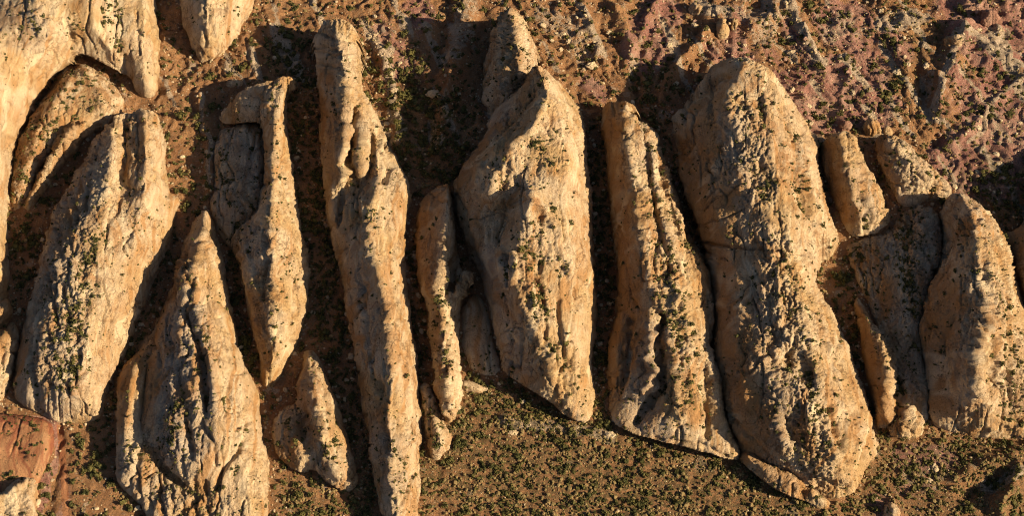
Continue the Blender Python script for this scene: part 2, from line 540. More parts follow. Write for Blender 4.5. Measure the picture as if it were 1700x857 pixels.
def blur(z, mask, n):
    for _ in range(n):
        s = np.zeros_like(z); c = np.zeros_like(z)
        zp = np.pad(z, 1); mp = np.pad(mask, 1).astype(float)
        for dy, dx, wt in ((0, 1, 1), (2, 1, 1), (1, 0, 1), (1, 2, 1), (1, 1, 2)):
            sh = (slice(dy, dy + z.shape[0]), slice(dx, dx + z.shape[1]))
            s += wt * zp[sh] * mp[sh]; c += wt * mp[sh]
        z = np.where(mask, s / np.maximum(c, 1e-6), z)
    return z


def rock(name, label, cat, outline, ridges, puff=0.04, stain=(), soil=(), grey=(), knob=(), base_soil=0.25, base_grey=0.15,
         rough=1.0, flute=1.0, veg=0.3, vegs=(), soft=2, lean=0.05, mat=None, group=None, seed=1, q=1.8, cracks=()):
    poly = smooth_poly(outline)
    # a natural, slightly ragged rim
    s = np.cumsum(np.hypot(*np.diff(np.vstack([poly, poly[:1]])[:, :2], axis=0).T))
    u0, v0 = poly[:, 0].min() - 6, poly[:, 1].min() - 6
    w = None
    for lev in (8, 4, 2, 1):
        qq = q * lev
        U, V = np.meshgrid(np.arange(u0, poly[:, 0].max() + 6 + qq, qq), np.arange(v0, poly[:, 1].max() + 6 + qq, qq))
        N0 = np.stack([U.ravel() / 16, V.ravel() / 16, np.full(U.size, seed * 3.7)], 1)
        wob = (noise(N0 * .6, seed + 3).reshape(U.shape) * 2.6 + noise(N0 * 1.3, seed).reshape(U.shape) * 2.4 + noise(N0 * 3.4, seed + 5).reshape(U.shape) * 1.3)
        mask = inside(U + wob, V + wob * .6, poly)
        if w is not None:
            ii = np.clip(np.round((V[:, 0] - pv) / pq).astype(int), 0, w.shape[0] - 1)
            jj = np.clip(np.round((U[0] - pu) / pq).astype(int), 0, w.shape[1] - 1)
            w = w[np.ix_(ii, jj)]
        w, edge = solve(poly, ridges, U, V, mask, qq, puff, w, 400 if lev == 8 else 160)
        pu, pv, pq = U[0, 0], V[0, 0], qq
    z = np.sqrt(np.maximum(w, 0))
    z = blur(z, mask, soft)
    # no overhang towards the viewer's side: limit how fast the south faces rise
    lim = 0.60 * q * .353 / .53
    for i in range(z.shape[0] - 2, -1, -1):
        m = mask[i] & mask[i + 1]
        z[i] = np.where(m, np.minimum(z[i], z[i + 1] + lim), z[i])
    vid = -np.ones(U.shape, int); vid[mask] = np.arange(mask.sum())
    qd = np.stack([vid[1:, :-1], vid[1:, 1:], vid[:-1, 1:], vid[:-1, :-1]], -1).reshape(-1, 4)
    qd = qd[(qd >= 0).all(1)]
    u = U[mask]; v = V[mask]; zz = z[mask]
    used = np.zeros(len(u), bool); used[qd.ravel()] = True
    remap = -np.ones(len(u), int); remap[used] = np.arange(used.sum())
    u, v, zz = u[used], v[used], zz[used]; qd = remap[qd]
    P = at(u, v, zz)
    N = vnormals(P, qd)
    # boundary loop
    e = np.concatenate([qd[:, [0, 1]], qd[:, [1, 2]], qd[:, [2, 3]], qd[:, [3, 0]]])
    key = np.sort(e, 1); kk = key[:, 0].astype(np.int64) * len(u) + key[:, 1]
    _, inv, cnt = np.unique(kk, return_inverse=True, return_counts=True)
    be = e[cnt[inv] == 1]
    bnd = np.unique(be)
    isb = np.zeros(len(u)); isb[bnd] = 1
    # relief of the rock itself
    ax = np.array(outline, dtype=object)
    kn = np.full(len(u), 0.35)
    for pts, r, st in knob:
        d, _ = seg_dist(u + noise(P / 12, seed + 60) * 12, v + noise(P / 12, seed + 61) * 12, pts)
        kn = np.maximum(kn, st * .85 * (1 - sstep(.3, 1.9, d / r)))
    big = fbm(P / 20, seed + 1, 2) * 1.2
    wv_ = np.stack([noise(P / 9, seed + 50), noise(P / 9, seed + 51), noise(P / 9, seed + 52)], 1) * .45
    aniso = np.array([1, .72, .8])
    h1, h2, hid = cells(P * np.array([1, .42, .7]) / 17 + wv_ * .45 + big[:, None] * .12, seed + 80)
    bulge = (.5 - np.minimum(h1, 1.0) ** 2) * (1.4 + 2.2 * hid)                      # broad swelling lobes
    cleft = np.exp(-((h2 - h1) / .07) ** 2) * sstep(-.15, .35, noise(P / 28, seed + 82))   # clefts between some of them
    f1, f2, cid = cells(P * aniso / 8.5 + wv_ * .5, seed + 2)
    lum = (.55 - np.minimum(f1, 1.1) ** 2) * (1.0 + 2.0 * cid)                      # weathered knobs with sharp creases
    g1, g2, gid = cells(P * aniso / 3.9 + wv_ * .8, seed + 3)
    lum2 = (.5 - np.minimum(g1, 1.1) ** 2) * (.4 + 1.2 * gid)
    led = noise(P / np.array([13, 16, 5]) + wv_, seed + 5) * 2.2
    led = (sstep(0.0, 0.25, led - np.floor(led)) - (led - np.floor(led))) * 1.5       # broken ledges
    # bedding: steps running the length of the fin, each bed its own overhang
    bc = P[:, 0] * .85 - P[:, 2] * .45 + noise(P / 24, seed + 8) * 6 + noise(P / 10, seed + 18) * 1.6
    b1 = bc / 5.2; fr_ = b1 - np.floor(b1)
    amp = np.clip(noise(np.c_[np.floor(b1) * 1.7, P[:, 1] / 38, P[:, 2] / 30], seed + 15) * 1.3 + .25, 0, 1.3)
    bed = (sstep(0, .12, fr_) * (1 - fr_) - .4) * amp * 1.5
    fl = (np.abs(noise(np.c_[P[:, 0] / 5.0, P[:, 1] / 30, P[:, 2] / 18] + noise(P / 16, seed + 8)[:, None] * .45, seed + 4)) - .3) * 1.5
    fl2 = noise(np.c_[bc / 1.9, P[:, 1] / 60, P[:, 2] / 30], seed + 14) * .45
    # joints: long narrow cracks down the fin, and short ones across it
    j1 = np.abs(noise(np.c_[P[:, 0] / 10, P[:, 1] / 85, P[:, 2] / 60] + noise(P / 14, seed + 8)[:, None] * .16, seed + 24))
    j1 = np.exp(-(j1 / .035) ** 2) * sstep(-.25, .25, noise(P / 30, seed + 25))
    j2 = np.abs(noise(np.c_[P[:, 0] / 60, P[:, 1] / 24, P[:, 2] / 40] + noise(P / 12, seed + 8)[:, None] * .14, seed + 26))
    j2 = np.exp(-(j2 / .025) ** 2) * sstep(.0, .4, noise(P / 26, seed + 27))
    fine = fbm(P / 1.7, seed + 6, 2, .8) * .40 + np.random.default_rng(seed).normal(0, .07, len(P))
    wz = noise(P / 26, seed + 9)
    sm = sstep(-.45, .35, wz + (kn - .35) * 1.2)                          # smooth slabs and broken ground alternate
    disp = (big * .7 + (bulge - cleft * 1.7) * min(1, rough) * .95 + flute * (fl * (0.32 + wz * .3) + fl2 * .3 + bed * (.40 + .35 * wz)) - (j1 * 1.9 + j2 * 1.3) * min(1, flute + .2)
            + rough * sm * (lum * (0.12 + kn) * .85 + lum2 * (.1 + kn) * .8 + led * (.2 + .6 * kn)) + rough * fine * (.25 + .6 * sm + kn))
    crease = sstep(.25, .02, f2 - f1) * kn * 1.3 + j1 * 1.6 + j2 + cleft * 1.6
    du = u + noise(P / 5, seed + 20) * 2.6 + noise(P / 2.2, seed + 22) * 1.2; dv = v + noise(P / 5, seed + 21) * 3.2 + noise(P / 2.2, seed + 23) * 1.2
    for pts, r, dep in DETAIL.get(seed, []):
        d, _ = seg_dist(du, dv, pts)
        if dep > 0:
            dep = dep * (.65 if seed in (11, 17) else .9)
            disp -= dep * (.8 + .6 * noise(P / 8, seed + 37)) * np.exp(-(d / r) ** 2)
            crease += .9 * np.exp(-(d / (r * 1.1)) ** 2) * (dep > 2)
        else:
            disp -= .8 * dep * (.75 + .7 * noise(P / 6.5, seed + 29)) * np.sqrt(np.maximum(0, 1 - (d * (1 + .35 * noise(P / 4, seed + 28)) / (1.45 * r)) ** 2))
    for pts, r, dep in cracks:
        d, _ = seg_dist(u + noise(P / 5, seed + 20) * 2.5, v + noise(P / 5, seed + 21) * 2.5, pts)
        disp -= dep * np.exp(-(d / r) ** 2)
    ed = np.clip(zz / 3.0, 0.15, 1)
    P = P + N * (disp * ed * (1 - .7 * isb))[:, None]
    N = vnormals(P, qd)
    # paint of stains, soil and grey weathering
    pu_ = u + fbm(P / 9, seed + 30, 2) * 9; pv_ = v + fbm(P / 9, seed + 31, 2) * 12
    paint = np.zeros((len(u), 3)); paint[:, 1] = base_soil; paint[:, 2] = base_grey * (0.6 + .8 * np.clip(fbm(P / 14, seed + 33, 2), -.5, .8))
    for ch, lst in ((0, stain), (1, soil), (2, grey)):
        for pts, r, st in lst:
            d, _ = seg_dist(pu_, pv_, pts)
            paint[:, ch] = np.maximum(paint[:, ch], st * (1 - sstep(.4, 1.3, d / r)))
    tone = .5 + .30 * noise(np.c_[bc / 1.5, P[:, 1] / 70, P[:, 2] / 50], seed + 70) + .34 * noise(np.c_[bc / 5.5, P[:, 1] / 60, P[:, 2] / 40], seed + 71) + .25 * noise(P / 12, seed + 72)
    paint = np.c_[paint, np.clip(tone, 0, 1)]
    # hidden backs and feet: the rim carried down into the ground
    outw = np.zeros((len(u), 2))
    dxy = P[be[:, 1], :2] - P[be[:, 0], :2]
    on = np.c_[dxy[:, 1], -dxy[:, 0]]
    for k in (0, 1):
        for c in (0, 1):
            outw[:, c] += np.bincount(be[:, k], on[:, c], len(u))
    outw /= np.linalg.norm(outw, axis=1)[:, None] + 1e-9
    bm_ = -np.ones(len(u), int); bm_[bnd] = np.arange(len(bnd))
    zb = P[bnd, 2]
    ringsP = []
    for fr, down in ((0.10, .18), (0.2, .5), (0.28, 1.0)):
        r = P[bnd].copy()
        hide = sstep(0.15, -0.25, outw[bnd][:, 1]) * sstep(2.0, 5.0, zb)
        r[:, :2] += outw[bnd] * (np.maximum(zb, 0) * fr * (1 - hide))[:, None]
        r[:, 1] += hide * (zb + 12) * down * .75
        r[:, 2] = zb - (zb + 12) * down
        r[:, :2] += (noise(r / 6, seed + 40) * .6)[:, None] * outw[bnd]
        ringsP.append(r)
    VV = np.vstack([P] + ringsP)
    faces = [qd]
    off = len(P); prev = lambda ix: ix
    prevmap = np.arange(len(u))
    for k in range(3):
        cur = off + bm_
        faces.append(np.stack([be[:, 1], be[:, 0], be[:, 0], be[:, 1]], 1))
        f = faces[-1]
        f[:, 0] = prevmap[be[:, 1]]; f[:, 1] = prevmap[be[:, 0]]; f[:, 2] = cur[be[:, 0]]; f[:, 3] = cur[be[:, 1]]
        prevmap = cur.copy(); off += len(bnd)
    pp = np.vstack([paint] + [paint[bnd]] * 3)
    o = link(name, mk_mesh(name, VV, faces, True, {'paint': pp}), mat or M_ROCK, label, cat, group, 'thing')
    iu = np.clip(u.astype(int) + 50, 0, 1799); iv = np.clip(v.astype(int) + 20, 0, 899)
    for a in (-1, 0, 1):
        for b_ in (-1, 0, 1):
            COVER[np.clip(iv + b_, 0, 899), np.clip(iu + a, 0, 1799)] = True
    vw = np.full(len(u), veg)
    for pts, r, st in vegs:
        d, _ = seg_dist(pu_, pv_, pts)
        vw = np.maximum(vw, st * (1 - sstep(.5, 1.3, d / r)))
    vw = (vw * .34 + np.clip(crease, 0, 1.6) * (.7 + .9 * np.minimum(vw, 1.5))) * sstep(0.30, 0.65, N[:, 2]) * (1 - isb)
    ROCKS.append((name, P, N, u, v, vw))
    return o



# grooves (positive depth, m) and knobs or ribs (negative) read off the survey picture: points, radius px, depth
DETAIL = {
 41: [([(1272, 424), (1300, 431)], 12, -3), ([(1276, 452), (1298, 472)], 13, -3), ([(1291, 505), (1294, 538)], 7, -4), ([(1284, 594), (1308, 566)], 8, -3.5), ([(1257, 580), (1270, 598)], 5, -3),
      ([(1320, 440), (1343, 478), (1356, 505)], 4, 3), ([(1320, 436), (1346, 484), (1357, 526), (1379, 596)], 6, -2), ([(1338, 600), (1348, 640)], 11, 3.5), ([(1306, 592), (1308, 610)], 6, 4), ([(1386, 548), (1394, 556)], 9, 3), ([(1384, 590), (1402, 622)], 5, 3),
      ([(1302, 642), (1338, 690)], 20, -3), ([(1326, 706), (1334, 742)], 10, 2.5), ([(1362, 716), (1366, 736)], 7, 3), ([(1374, 675), (1383, 708), (1391, 745)], 4, 3.5), ([(1380, 735), (1384, 755)], 9, -2.5), ([(1410, 738), (1412, 758)], 10, -3), ([(1432, 705), (1436, 755)], 15, -2),
      ([(1360, 806), (1396, 814)], 10, 5), ([(1311, 711), (1324, 764), (1344, 791)], 3.5, 2.5), ([(1214, 148), (1218, 168)], 9, -2.5), ([(1208, 205), (1226, 222)], 11, -3), ([(1228, 300), (1250, 322)], 11, -3), ([(1256, 156), (1262, 168)], 9, 3.5), ([(1260, 124), (1280, 142), (1299, 167)], 4, -2),
      ([(1311, 203), (1323, 235)], 6, -2.5), ([(1327, 326), (1340, 345), (1352, 368)], 6, 3.5), ([(1298, 300), (1308, 330)], 18, 2), ([(1276, 352), (1280, 378)], 14, -3), ([(1262, 480), (1268, 520)], 6, -2.5), ([(1300, 430), (1330, 432)], 4, 3), ([(1352, 520), (1372, 590), (1396, 660)], 4, 2), ([(1400, 640), (1420, 700)], 5, 2),
      ([(1340, 250), (1345, 300)], 12, -2.5), ([(1352, 330), (1358, 350)], 9, -2), ([(1290, 230), (1296, 290)], 5, 2), ([(1310, 540), (1330, 560)], 12, -2.5), ([(1345, 660), (1352, 700)], 9, -2.5), ([(1300, 730), (1312, 760)], 10, -2)],
 37: [([(1036, 200), (1042, 206)], 11, -3.5), ([(1074, 232), (1078, 310), (1092, 377), (1105, 419), (1112, 450)], 4.5, 4.5), ([(1093, 240), (1102, 318), (1112, 356), (1126, 400)], 4, 4), ([(1102, 300), (1120, 330), (1137, 363), (1144, 395), (1160, 440)], 4, 3.5), ([(1144, 391), (1160, 420), (1172, 445)], 3, 3),
      ([(1056, 340), (1058, 350)], 5, -2.5), ([(1072, 325), (1068, 370), (1076, 405)], 10, -3), ([(1080, 518), (1088, 543), (1077, 579), (1080, 601), (1095, 619), (1091, 637), (1068, 648)], 5, -4.5), ([(1099, 529), (1095, 561), (1088, 590), (1099, 612), (1099, 641), (1077, 670), (1055, 699)], 6, 5), ([(1048, 532), (1048, 583), (1037, 634), (1026, 659)], 4.5, 4.5),
      ([(1162, 637), (1171, 677), (1175, 728)], 4, 4.5), ([(1138, 575), (1139, 605)], 8, -3), ([(1152, 568), (1168, 590)], 9, -3), ([(1130, 632), (1136, 650)], 11, -2.5), ([(1117, 585), (1120, 615)], 7, -2.5), ([(1175, 490), (1178, 543), (1183, 578)], 3, 3.5), ([(1088, 728), (1130, 734), (1171, 738), (1207, 758)], 3, 2.5), ([(1108, 470), (1116, 500)], 10, -2.5), ([(1130, 510), (1140, 540)], 10, -2.5), ([(1150, 470), (1160, 500)], 8, -2), ([(1110, 660), (1150, 690)], 12, -2), ([(1125, 560), (1150, 555)], 3, 2.5), ([(1110, 628), (1150, 622)], 3, 2), ([(1050, 240), (1056, 290)], 8, -2), ([(1098, 440), (1104, 470)], 4, 2.5)],
 17: [([(306, 443), (306, 500)], 8, -4), ([(316, 440), (325, 490)], 6, -3.5), ([(311, 448), (317, 478)], 2.6, 4.5), ([(330, 395), (336, 445)], 13, -2.5), ([(313, 528), (325, 565), (336, 602), (345, 660), (342, 693)], 4.5, 4), ([(309, 555), (322, 595), (330, 690)], 8, -3), ([(303, 407), (316, 435)], 2, 2.5),
      ([(309, 700), (321, 762)], 3.5, 3.5), ([(336, 705), (357, 741), (357, 774)], 3, 3), ([(252, 756), (279, 786), (309, 810)], 6, 4.5), ([(228, 780), (236, 850)], 3.2, 3), ([(246, 790), (252, 870)], 3.2, 3), ([(264, 800), (272, 880)], 3.4, 3), ([(284, 806), (290, 880)], 3.2, 3), ([(303, 815), (308, 880)], 3.4, 2.5), ([(324, 800), (328, 880)], 3, 2.5), ([(342, 800), (346, 880)], 3.2, 2.5),
      ([(356, 580), (372, 625), (387, 675), (372, 765)], 2.2, 1.6), ([(370, 560), (387, 630), (395, 690), (378, 762)], 2.2, 1.4), ([(345, 480), (360, 540), (380, 600)], 2.2, 1.2), ([(412, 702), (409, 729), (396, 747), (372, 771), (366, 786), (360, 816)], 2.6, 4), ([(399, 753), (417, 774), (423, 804), (429, 837)], 2.2, 2.5), ([(390, 621), (414, 618)], 2.4, 3),
      ([(287, 640), (282, 700), (290, 740)], 5, -2.5), ([(296, 600), (298, 650)], 4, 2.5), ([(274, 560), (262, 640)], 4, 2), ([(404, 660), (418, 740)], 2.2, 1.5), ([(330, 720), (336, 760)], 7, -2.5), ([(300, 720), (308, 750)], 6, -2.5), ([(213, 640), (210, 700)], 3, 2), ([(235, 740), (225, 790)], 4, 2.5)],
 11: [([(184, 198), (202, 256), (202, 301), (196, 350), (178, 374)], 3.5, 3), ([(214, 215), (226, 256)], 4, 4), ([(190, 208), (202, 271), (205, 307)], 3, 3), ([(184, 302), (185, 310)], 5, 3), ([(172, 390), (176, 396)], 9, 2.5), ([(190, 404), (198, 408)], 9, 2.5), ([(257, 280), (263, 341), (269, 410)], 2.2, 2), ([(284, 334), (291, 338)], 7, -3.5),
      ([(112, 325), (116, 370)], 3, 3), ([(124, 320), (128, 372)], 3, 3), ([(140, 315), (142, 352)], 3, 2.5), ([(152, 290), (146, 330)], 4, 2), ([(82, 440), (85, 480), (98, 545)], 4, 4), ([(105, 472), (112, 512), (118, 541)], 3.5, 3.5), ([(56, 606), (62, 678), (79, 701)], 4, 4), ([(85, 640), (89, 680)], 4, 3), ([(216, 450), (190, 512), (164, 613), (150, 690)], 2.2, 1.5), ([(177, 495), (151, 613), (134, 690)], 2.2, 1.6), ([(236, 400), (214, 450)], 2.2, 1.2),
      ([(92, 420), (96, 450)], 6, -2.5), ([(126, 440), (130, 490)], 7, -2), ([(74, 560), (70, 620)], 5, -2.5), ([(110, 600), (112, 660)], 4, 2.5), ([(100, 390), (106, 430)], 3.5, 3), ([(120, 400), (118, 440)], 3.5, 2.5), ([(160, 440), (156, 480)], 4, 2), ([(135, 540), (128, 590)], 4, 2), ([(228, 262), (216, 300), (208, 330)], 4, 2.5)],
 19: [([(442, 383), (445, 445), (439, 494)], 3.5, 4), ([(504, 412), (507, 470)], 3, 4), ([(465, 458), (475, 510)], 3, 2.5), ([(458, 488), (462, 563)], 3.5, 3), ([(413, 436), (424, 488)], 7, -3), ([(470, 200), (474, 300), (484, 370)], 2.5, 2.5), ([(448, 260), (462, 300)], 6, -2), ([(452, 390), (458, 440)], 8, -2.5), ([(402, 405), (408, 420)], 7, -3), ([(446, 160), (440, 190)], 8, -2), ([(426, 172), (420, 190)], 5, -2), ([(488, 470), (478, 560)], 2.4, 1.8), ([(444, 540), (448, 600)], 3, 2)],
 23: [([(524, 51), (559, 65), (590, 71)], 2.6, 3), ([(562, 30), (562, 65)], 2.4, 3), ([(575, 35), (577, 66)], 2.2, 2.5), ([(526, 104), (566, 114), (586, 149)], 2.6, 2.5), ([(530, 78), (560, 82), (575, 110)], 2.4, 2.5), ([(573, 160), (570, 220), (566, 279)], 10, -2.4), ([(586, 180), (583, 247), (573, 276)], 4, 5), ([(601, 205), (602, 288)], 9, -2), ([(588, 288), (589, 300)], 7, 5), ([(615, 215), (611, 262)], 3.5, 4), ([(643, 235), (646, 279), (638, 302)], 4.5, 6), ([(630, 220), (632, 290)], 3, 3), ([(545, 192), (547, 218)], 2.4, 3), ([(576, 280), (580, 310)], 7, -3.5),
      ([(567, 317), (560, 376)], 5, 4), ([(604, 330), (610, 425), (631, 459), (641, 499), (648, 597)], 6, -2.5), ([(665, 386), (655, 418), (670, 447)], 3.4, 4), ([(675, 480), (676, 492)], 4, 4), ([(648, 440), (662, 520), (672, 600)], 2.2, 1.8), ([(640, 380), (650, 430)], 2.4, 2), ([(670, 610), (677, 677), (690, 720)], 3.6, 4), ([(640, 725), (642, 750)], 8, 3.5), ([(687, 787), (664, 838)], 3.6, 3), ([(655, 640), (650, 720)], 3, 2), ([(600, 470), (612, 540), (620, 600)], 4, 2), ([(606, 690), (612, 730)], 3.4, 3), ([(650, 760), (655, 800)], 7, -2.5), ([(628, 640), (632, 690)], 4, 2)],
 33: [([(834, 420), (841, 477)], 5, -4), ([(851, 424), (853, 471)], 5, -4), ([(843, 424), (847, 475)], 2.6, 4), ([(896, 478), (905, 528), (905, 562)], 3, 3.5), ([(925, 498), (929, 562)], 3.4, 3.5), ([(956, 478), (959, 512)], 4, 4), ([(914, 574), (916, 584)], 7, -3), ([(917, 596), (918, 606)], 7, -3), ([(916, 620), (917, 632)], 7, -3), ([(844, 596), (864, 613)], 2.6, 2.5), ([(868, 520), (868, 585)], 3, 2.5),
      ([(806, 288), (830, 338)], 12, -4), ([(852, 298), (860, 308)], 9, 4), ([(840, 285), (836, 310)], 6, 3), ([(880, 324), (905, 346), (926, 388), (928, 414), (944, 436), (947, 458)], 5, -3), ([(884, 345), (894, 362)], 7, 2.5), ([(895, 440), (890, 475)], 5, 2.5), ([(875, 470), (885, 510)], 6, -2.5), ([(935, 540), (942, 590)], 5, -2.5), ([(948, 600), (955, 650)], 5, -2.5), ([(930, 610), (940, 660)], 3, 2.5), ([(962, 560), (970, 620)], 4, 2), ([(906, 170), (890, 190)], 6, -2), ([(845, 195), (822, 222)], 5, 2), ([(870, 170), (850, 205), (815, 250)], 3, 1.8), ([(968, 250), (972, 400)], 2.4, 1.5), ([(940, 300), (948, 360)], 9, 1.6), ([(862, 240), (838, 262)], 8, -2.5), ([(905, 395), (910, 425)], 8, -2)],
 53: [([(1590, 320), (1585, 375), (1600, 388), (1635, 396)], 2.6, 2.5), ([(1585, 385), (1550, 455), (1540, 500)], 2.8, 2.5), ([(1618, 463), (1630, 512)], 7, -3.5), ([(1625, 555), (1628, 566)], 10, -3.5), ([(1612, 590), (1618, 600)], 10, -3.5), ([(1612, 628), (1616, 636)], 10, -3), ([(1634, 662), (1638, 700)], 15, -4), ([(1635, 405), (1650, 535), (1655, 620)], 6, -3.5), ([(1622, 355), (1640, 385)], 8, -2.5), ([(1665, 450), (1672, 560)], 4, 3), ([(1680, 520), (1690, 620)], 4, 3), ([(1665, 600), (1680, 680)], 5, 3), ([(1650, 690), (1690, 700)], 4, 2.5), ([(1546, 540), (1560, 560)], 2.4, 2), ([(1644, 560), (1640, 600)], 3.4, 3.5)],
 3: [([(206, 88), (208, 126)], 3, 1.5), ([(92, 20), (66, 60)], 5, -2.5), ([(150, 20), (140, 60), (128, 84)], 3, 1), ([(168, 10), (176, 70)], 2.6, 1.8), ([(236, 60), (248, 120)], 2.6, 2.5), ([(226, 20), (230, 90)], 2.6, 1.8), ([(30, 20), (60, 10)], 6, 2.5), ([(110, 40), (124, 74)], 4, 2.5), ([(255, 40), (258, 120)], 2.6, 2)],
 5: [([(345, 10), (352, 60)], 2.6, 2.5), ([(360, 20), (350, 70)], 6, -2), ([(335, 40), (345, 70)], 2.6, 2), ([(320, 60), (336, 88)], 2.6, 2), ([(390, 10), (380, 50)], 2.4, 1.6)],
 25: [([(736, 440), (734, 462)], 7, -3), ([(722, 470), (716, 485)], 7, -3), ([(748, 440), (750, 478)], 7, 7), ([(774, 464), (764, 486)], 6, -4), ([(741, 560), (741, 620)], 3, 3), ([(757, 520), (752, 600)], 3, 2), ([(712, 340), (702, 400)], 3, 2), ([(730, 640), (746, 690)], 5, -2)],
 21: [([(503, 690), (506, 720)], 12, 4), ([(524, 690), (530, 720)], 9, -3.5), ([(538, 760), (560, 790)], 6, -3), ([(522, 772), (534, 756)], 4, 4), ([(500, 640), (515, 655)], 6, -2.5), ([(545, 660), (550, 700)], 5, -2), ([(486, 720), (500, 770)], 8, -3), ([(518, 600), (520, 625)], 3, 2.5)],
 45: [([(1408, 300), (1432, 300)], 3, 1.5), ([(1405, 268), (1424, 270)], 3, 2), ([(1440, 300), (1446, 335)], 10, -2.5), ([(1426, 330), (1420, 352)], 8, 2.5), ([(1392, 262), (1398, 320)], 3, 1.8), ([(1448, 362), (1464, 356)], 7, -3)],
 51: [([(1446, 535), (1462, 590), (1464, 650)], 2.6, 2), ([(1474, 620), (1470, 640)], 4, -2.5), ([(1470, 665), (1474, 690)], 5, -2.5)],
}

# ------------------------------------------------------------------ the fins, slabs and knolls
FINS = 'sandstone fins standing side by side'

rock('sandstone_dome', 'broad pale slickrock dome with a curved alcove in its lower edge, upper left corner', 'rock dome',
     [(-40, -40, 34), (120, -40, 34), (253, -40, 26), (255, 0), (261, 30), (268, 55), (266, 100), (263, 140), (253, 166), (236, 163), (223, 146), (214, 126, 2), (203, 124, 5),
      (193, 118, 8), (166, 103, 11), (148, 93, 13), (132, 91, 14), (118, 98, 12), (95, 118, 9), (75, 146, 8), (55, 171, 7), (40, 201, 6), (25, 236, 5), (15, 281, 4), (11, 321, 3), (12, 360), (14, 420), (16, 470), (12, 505), (-40, 520)],
     [[(236, -35, 26), (238, 10, 27), (241, 50, 25), (238, 100, 19), (243, 150, 8)], [(186, -35, 29), (188, 0, 28), (190, 60, 24), (204, 90, 17), (209, 118, 7)],
      [(150, -35, 40), (152, 0, 38), (156, 40, 34), (170, 85, 24), (190, 108, 16), (200, 117, 10)], [(60, -30, 44), (60, 30, 44), (80, 60, 40), (105, 65, 34)],
      [(112, 45, 32), (120, 62, 25), (131, 84, 18)], [(-10, 60, 50), (-5, 140, 44), (-10, 240, 36), (-15, 340, 28), (-14, 440, 22)], [(40, 110, 32), (20, 180, 24), (2, 250, 18)]],
     stain=[([(20, 30), (40, 60)], 22, .5), ([(100, 110), (60, 160), (20, 240)], 9, .55), ([(110, 70), (60, 130)], 12, .3)], grey=[([(10, 20), (60, 50), (40, 70)], 30, .5)],
     soil=[([(15, 20), (40, 40)], 30, .6), ([(190, 20), (198, 80)], 14, 1)], vegs=[([(188, 10), (195, 80)], 15, 4), ([(20, 35), (55, 40)], 26, 1.6), ([(70, 20), (62, 55)], 12, 3), ([(125, 25), (130, 40)], 12, 2)],
     cracks=[([(122, 78), (92, 98), (60, 140), (34, 190), (8, 250)], 1.8, .7), ([(116, 66), (80, 86), (44, 130), (14, 190), (-6, 240)], 1.8, .7), ([(128, 88), (100, 106), (72, 140), (48, 185), (20, 250), (6, 320)], 1.5, .6), ([(116, 50), (70, 62), (30, 100), (0, 140)], 2, .6), ([(206, 90), (208, 124)], 2, .8)],
     veg=.06, rough=.7, seed=3)

rock('sandstone_lobe', 'tapering pale rock lobe hanging down from the top edge of the picture beside the dome', 'rock lobe',
     [(297, -40), (297, 0), (302, 30), (314, 70), (327, 90), (334, 106), (346, 103), (369, 88), (386, 68), (401, 48), (419, 18), (427, 0), (432, -40)],
     [[(350, -38, 27), (345, 0, 27), (342, 50, 23), (338, 85, 12)], [(385, -30, 22), (380, 20, 19), (366, 70, 10)]],
     grey=[([(310, 20), (330, 90)], 16, .5)], veg=.05, rough=.6, seed=5)

rock('scrubby_knoll', 'low knoll covered in dark scrub lying inside the curved alcove of the pale dome', 'rock knoll',
     [(118, 108), (135, 104), (150, 109), (175, 126), (196, 147), (206, 166), (205, 190), (196, 205), (165, 215), (120, 235), (75, 262), (52, 318), (35, 350), (20, 352), (17, 301), (28, 241), (50, 190), (75, 157), (95, 130)],
     [[(140, 118, 16), (165, 150, 18), (170, 190, 16)], [(118, 130, 18), (90, 175, 16), (60, 230, 13), (35, 310, 7)], [(190, 160, 11), (195, 185, 8)]],
     puff=.02, stain=[([(100, 180), (50, 260)], 30, .3)], soil=[([(120, 150), (40, 300)], 60, 1.2)], base_soil=.8, veg=1.6, vegs=[([(120, 150), (70, 200), (40, 280)], 30, 3.0)], rough=1.1, seed=7)

rock('sandstone_fin', 'short thin tan fin leaning beside the scrubby knoll, with a deep shadow on its right', 'rock fin',
     [(33, 350), (50, 312), (75, 262), (90, 228), (112, 203), (144, 196), (161, 204), (157, 220), (132, 238), (110, 264), (88, 291), (68, 321), (50, 350)],
     [[(48, 335, 7), (68, 290, 12), (95, 245, 18), (120, 220, 21), (145, 205, 20)]], stain=[([(60, 320), (130, 215)], 16, .55)], veg=.3, rough=1.3, seed=9, group=FINS)

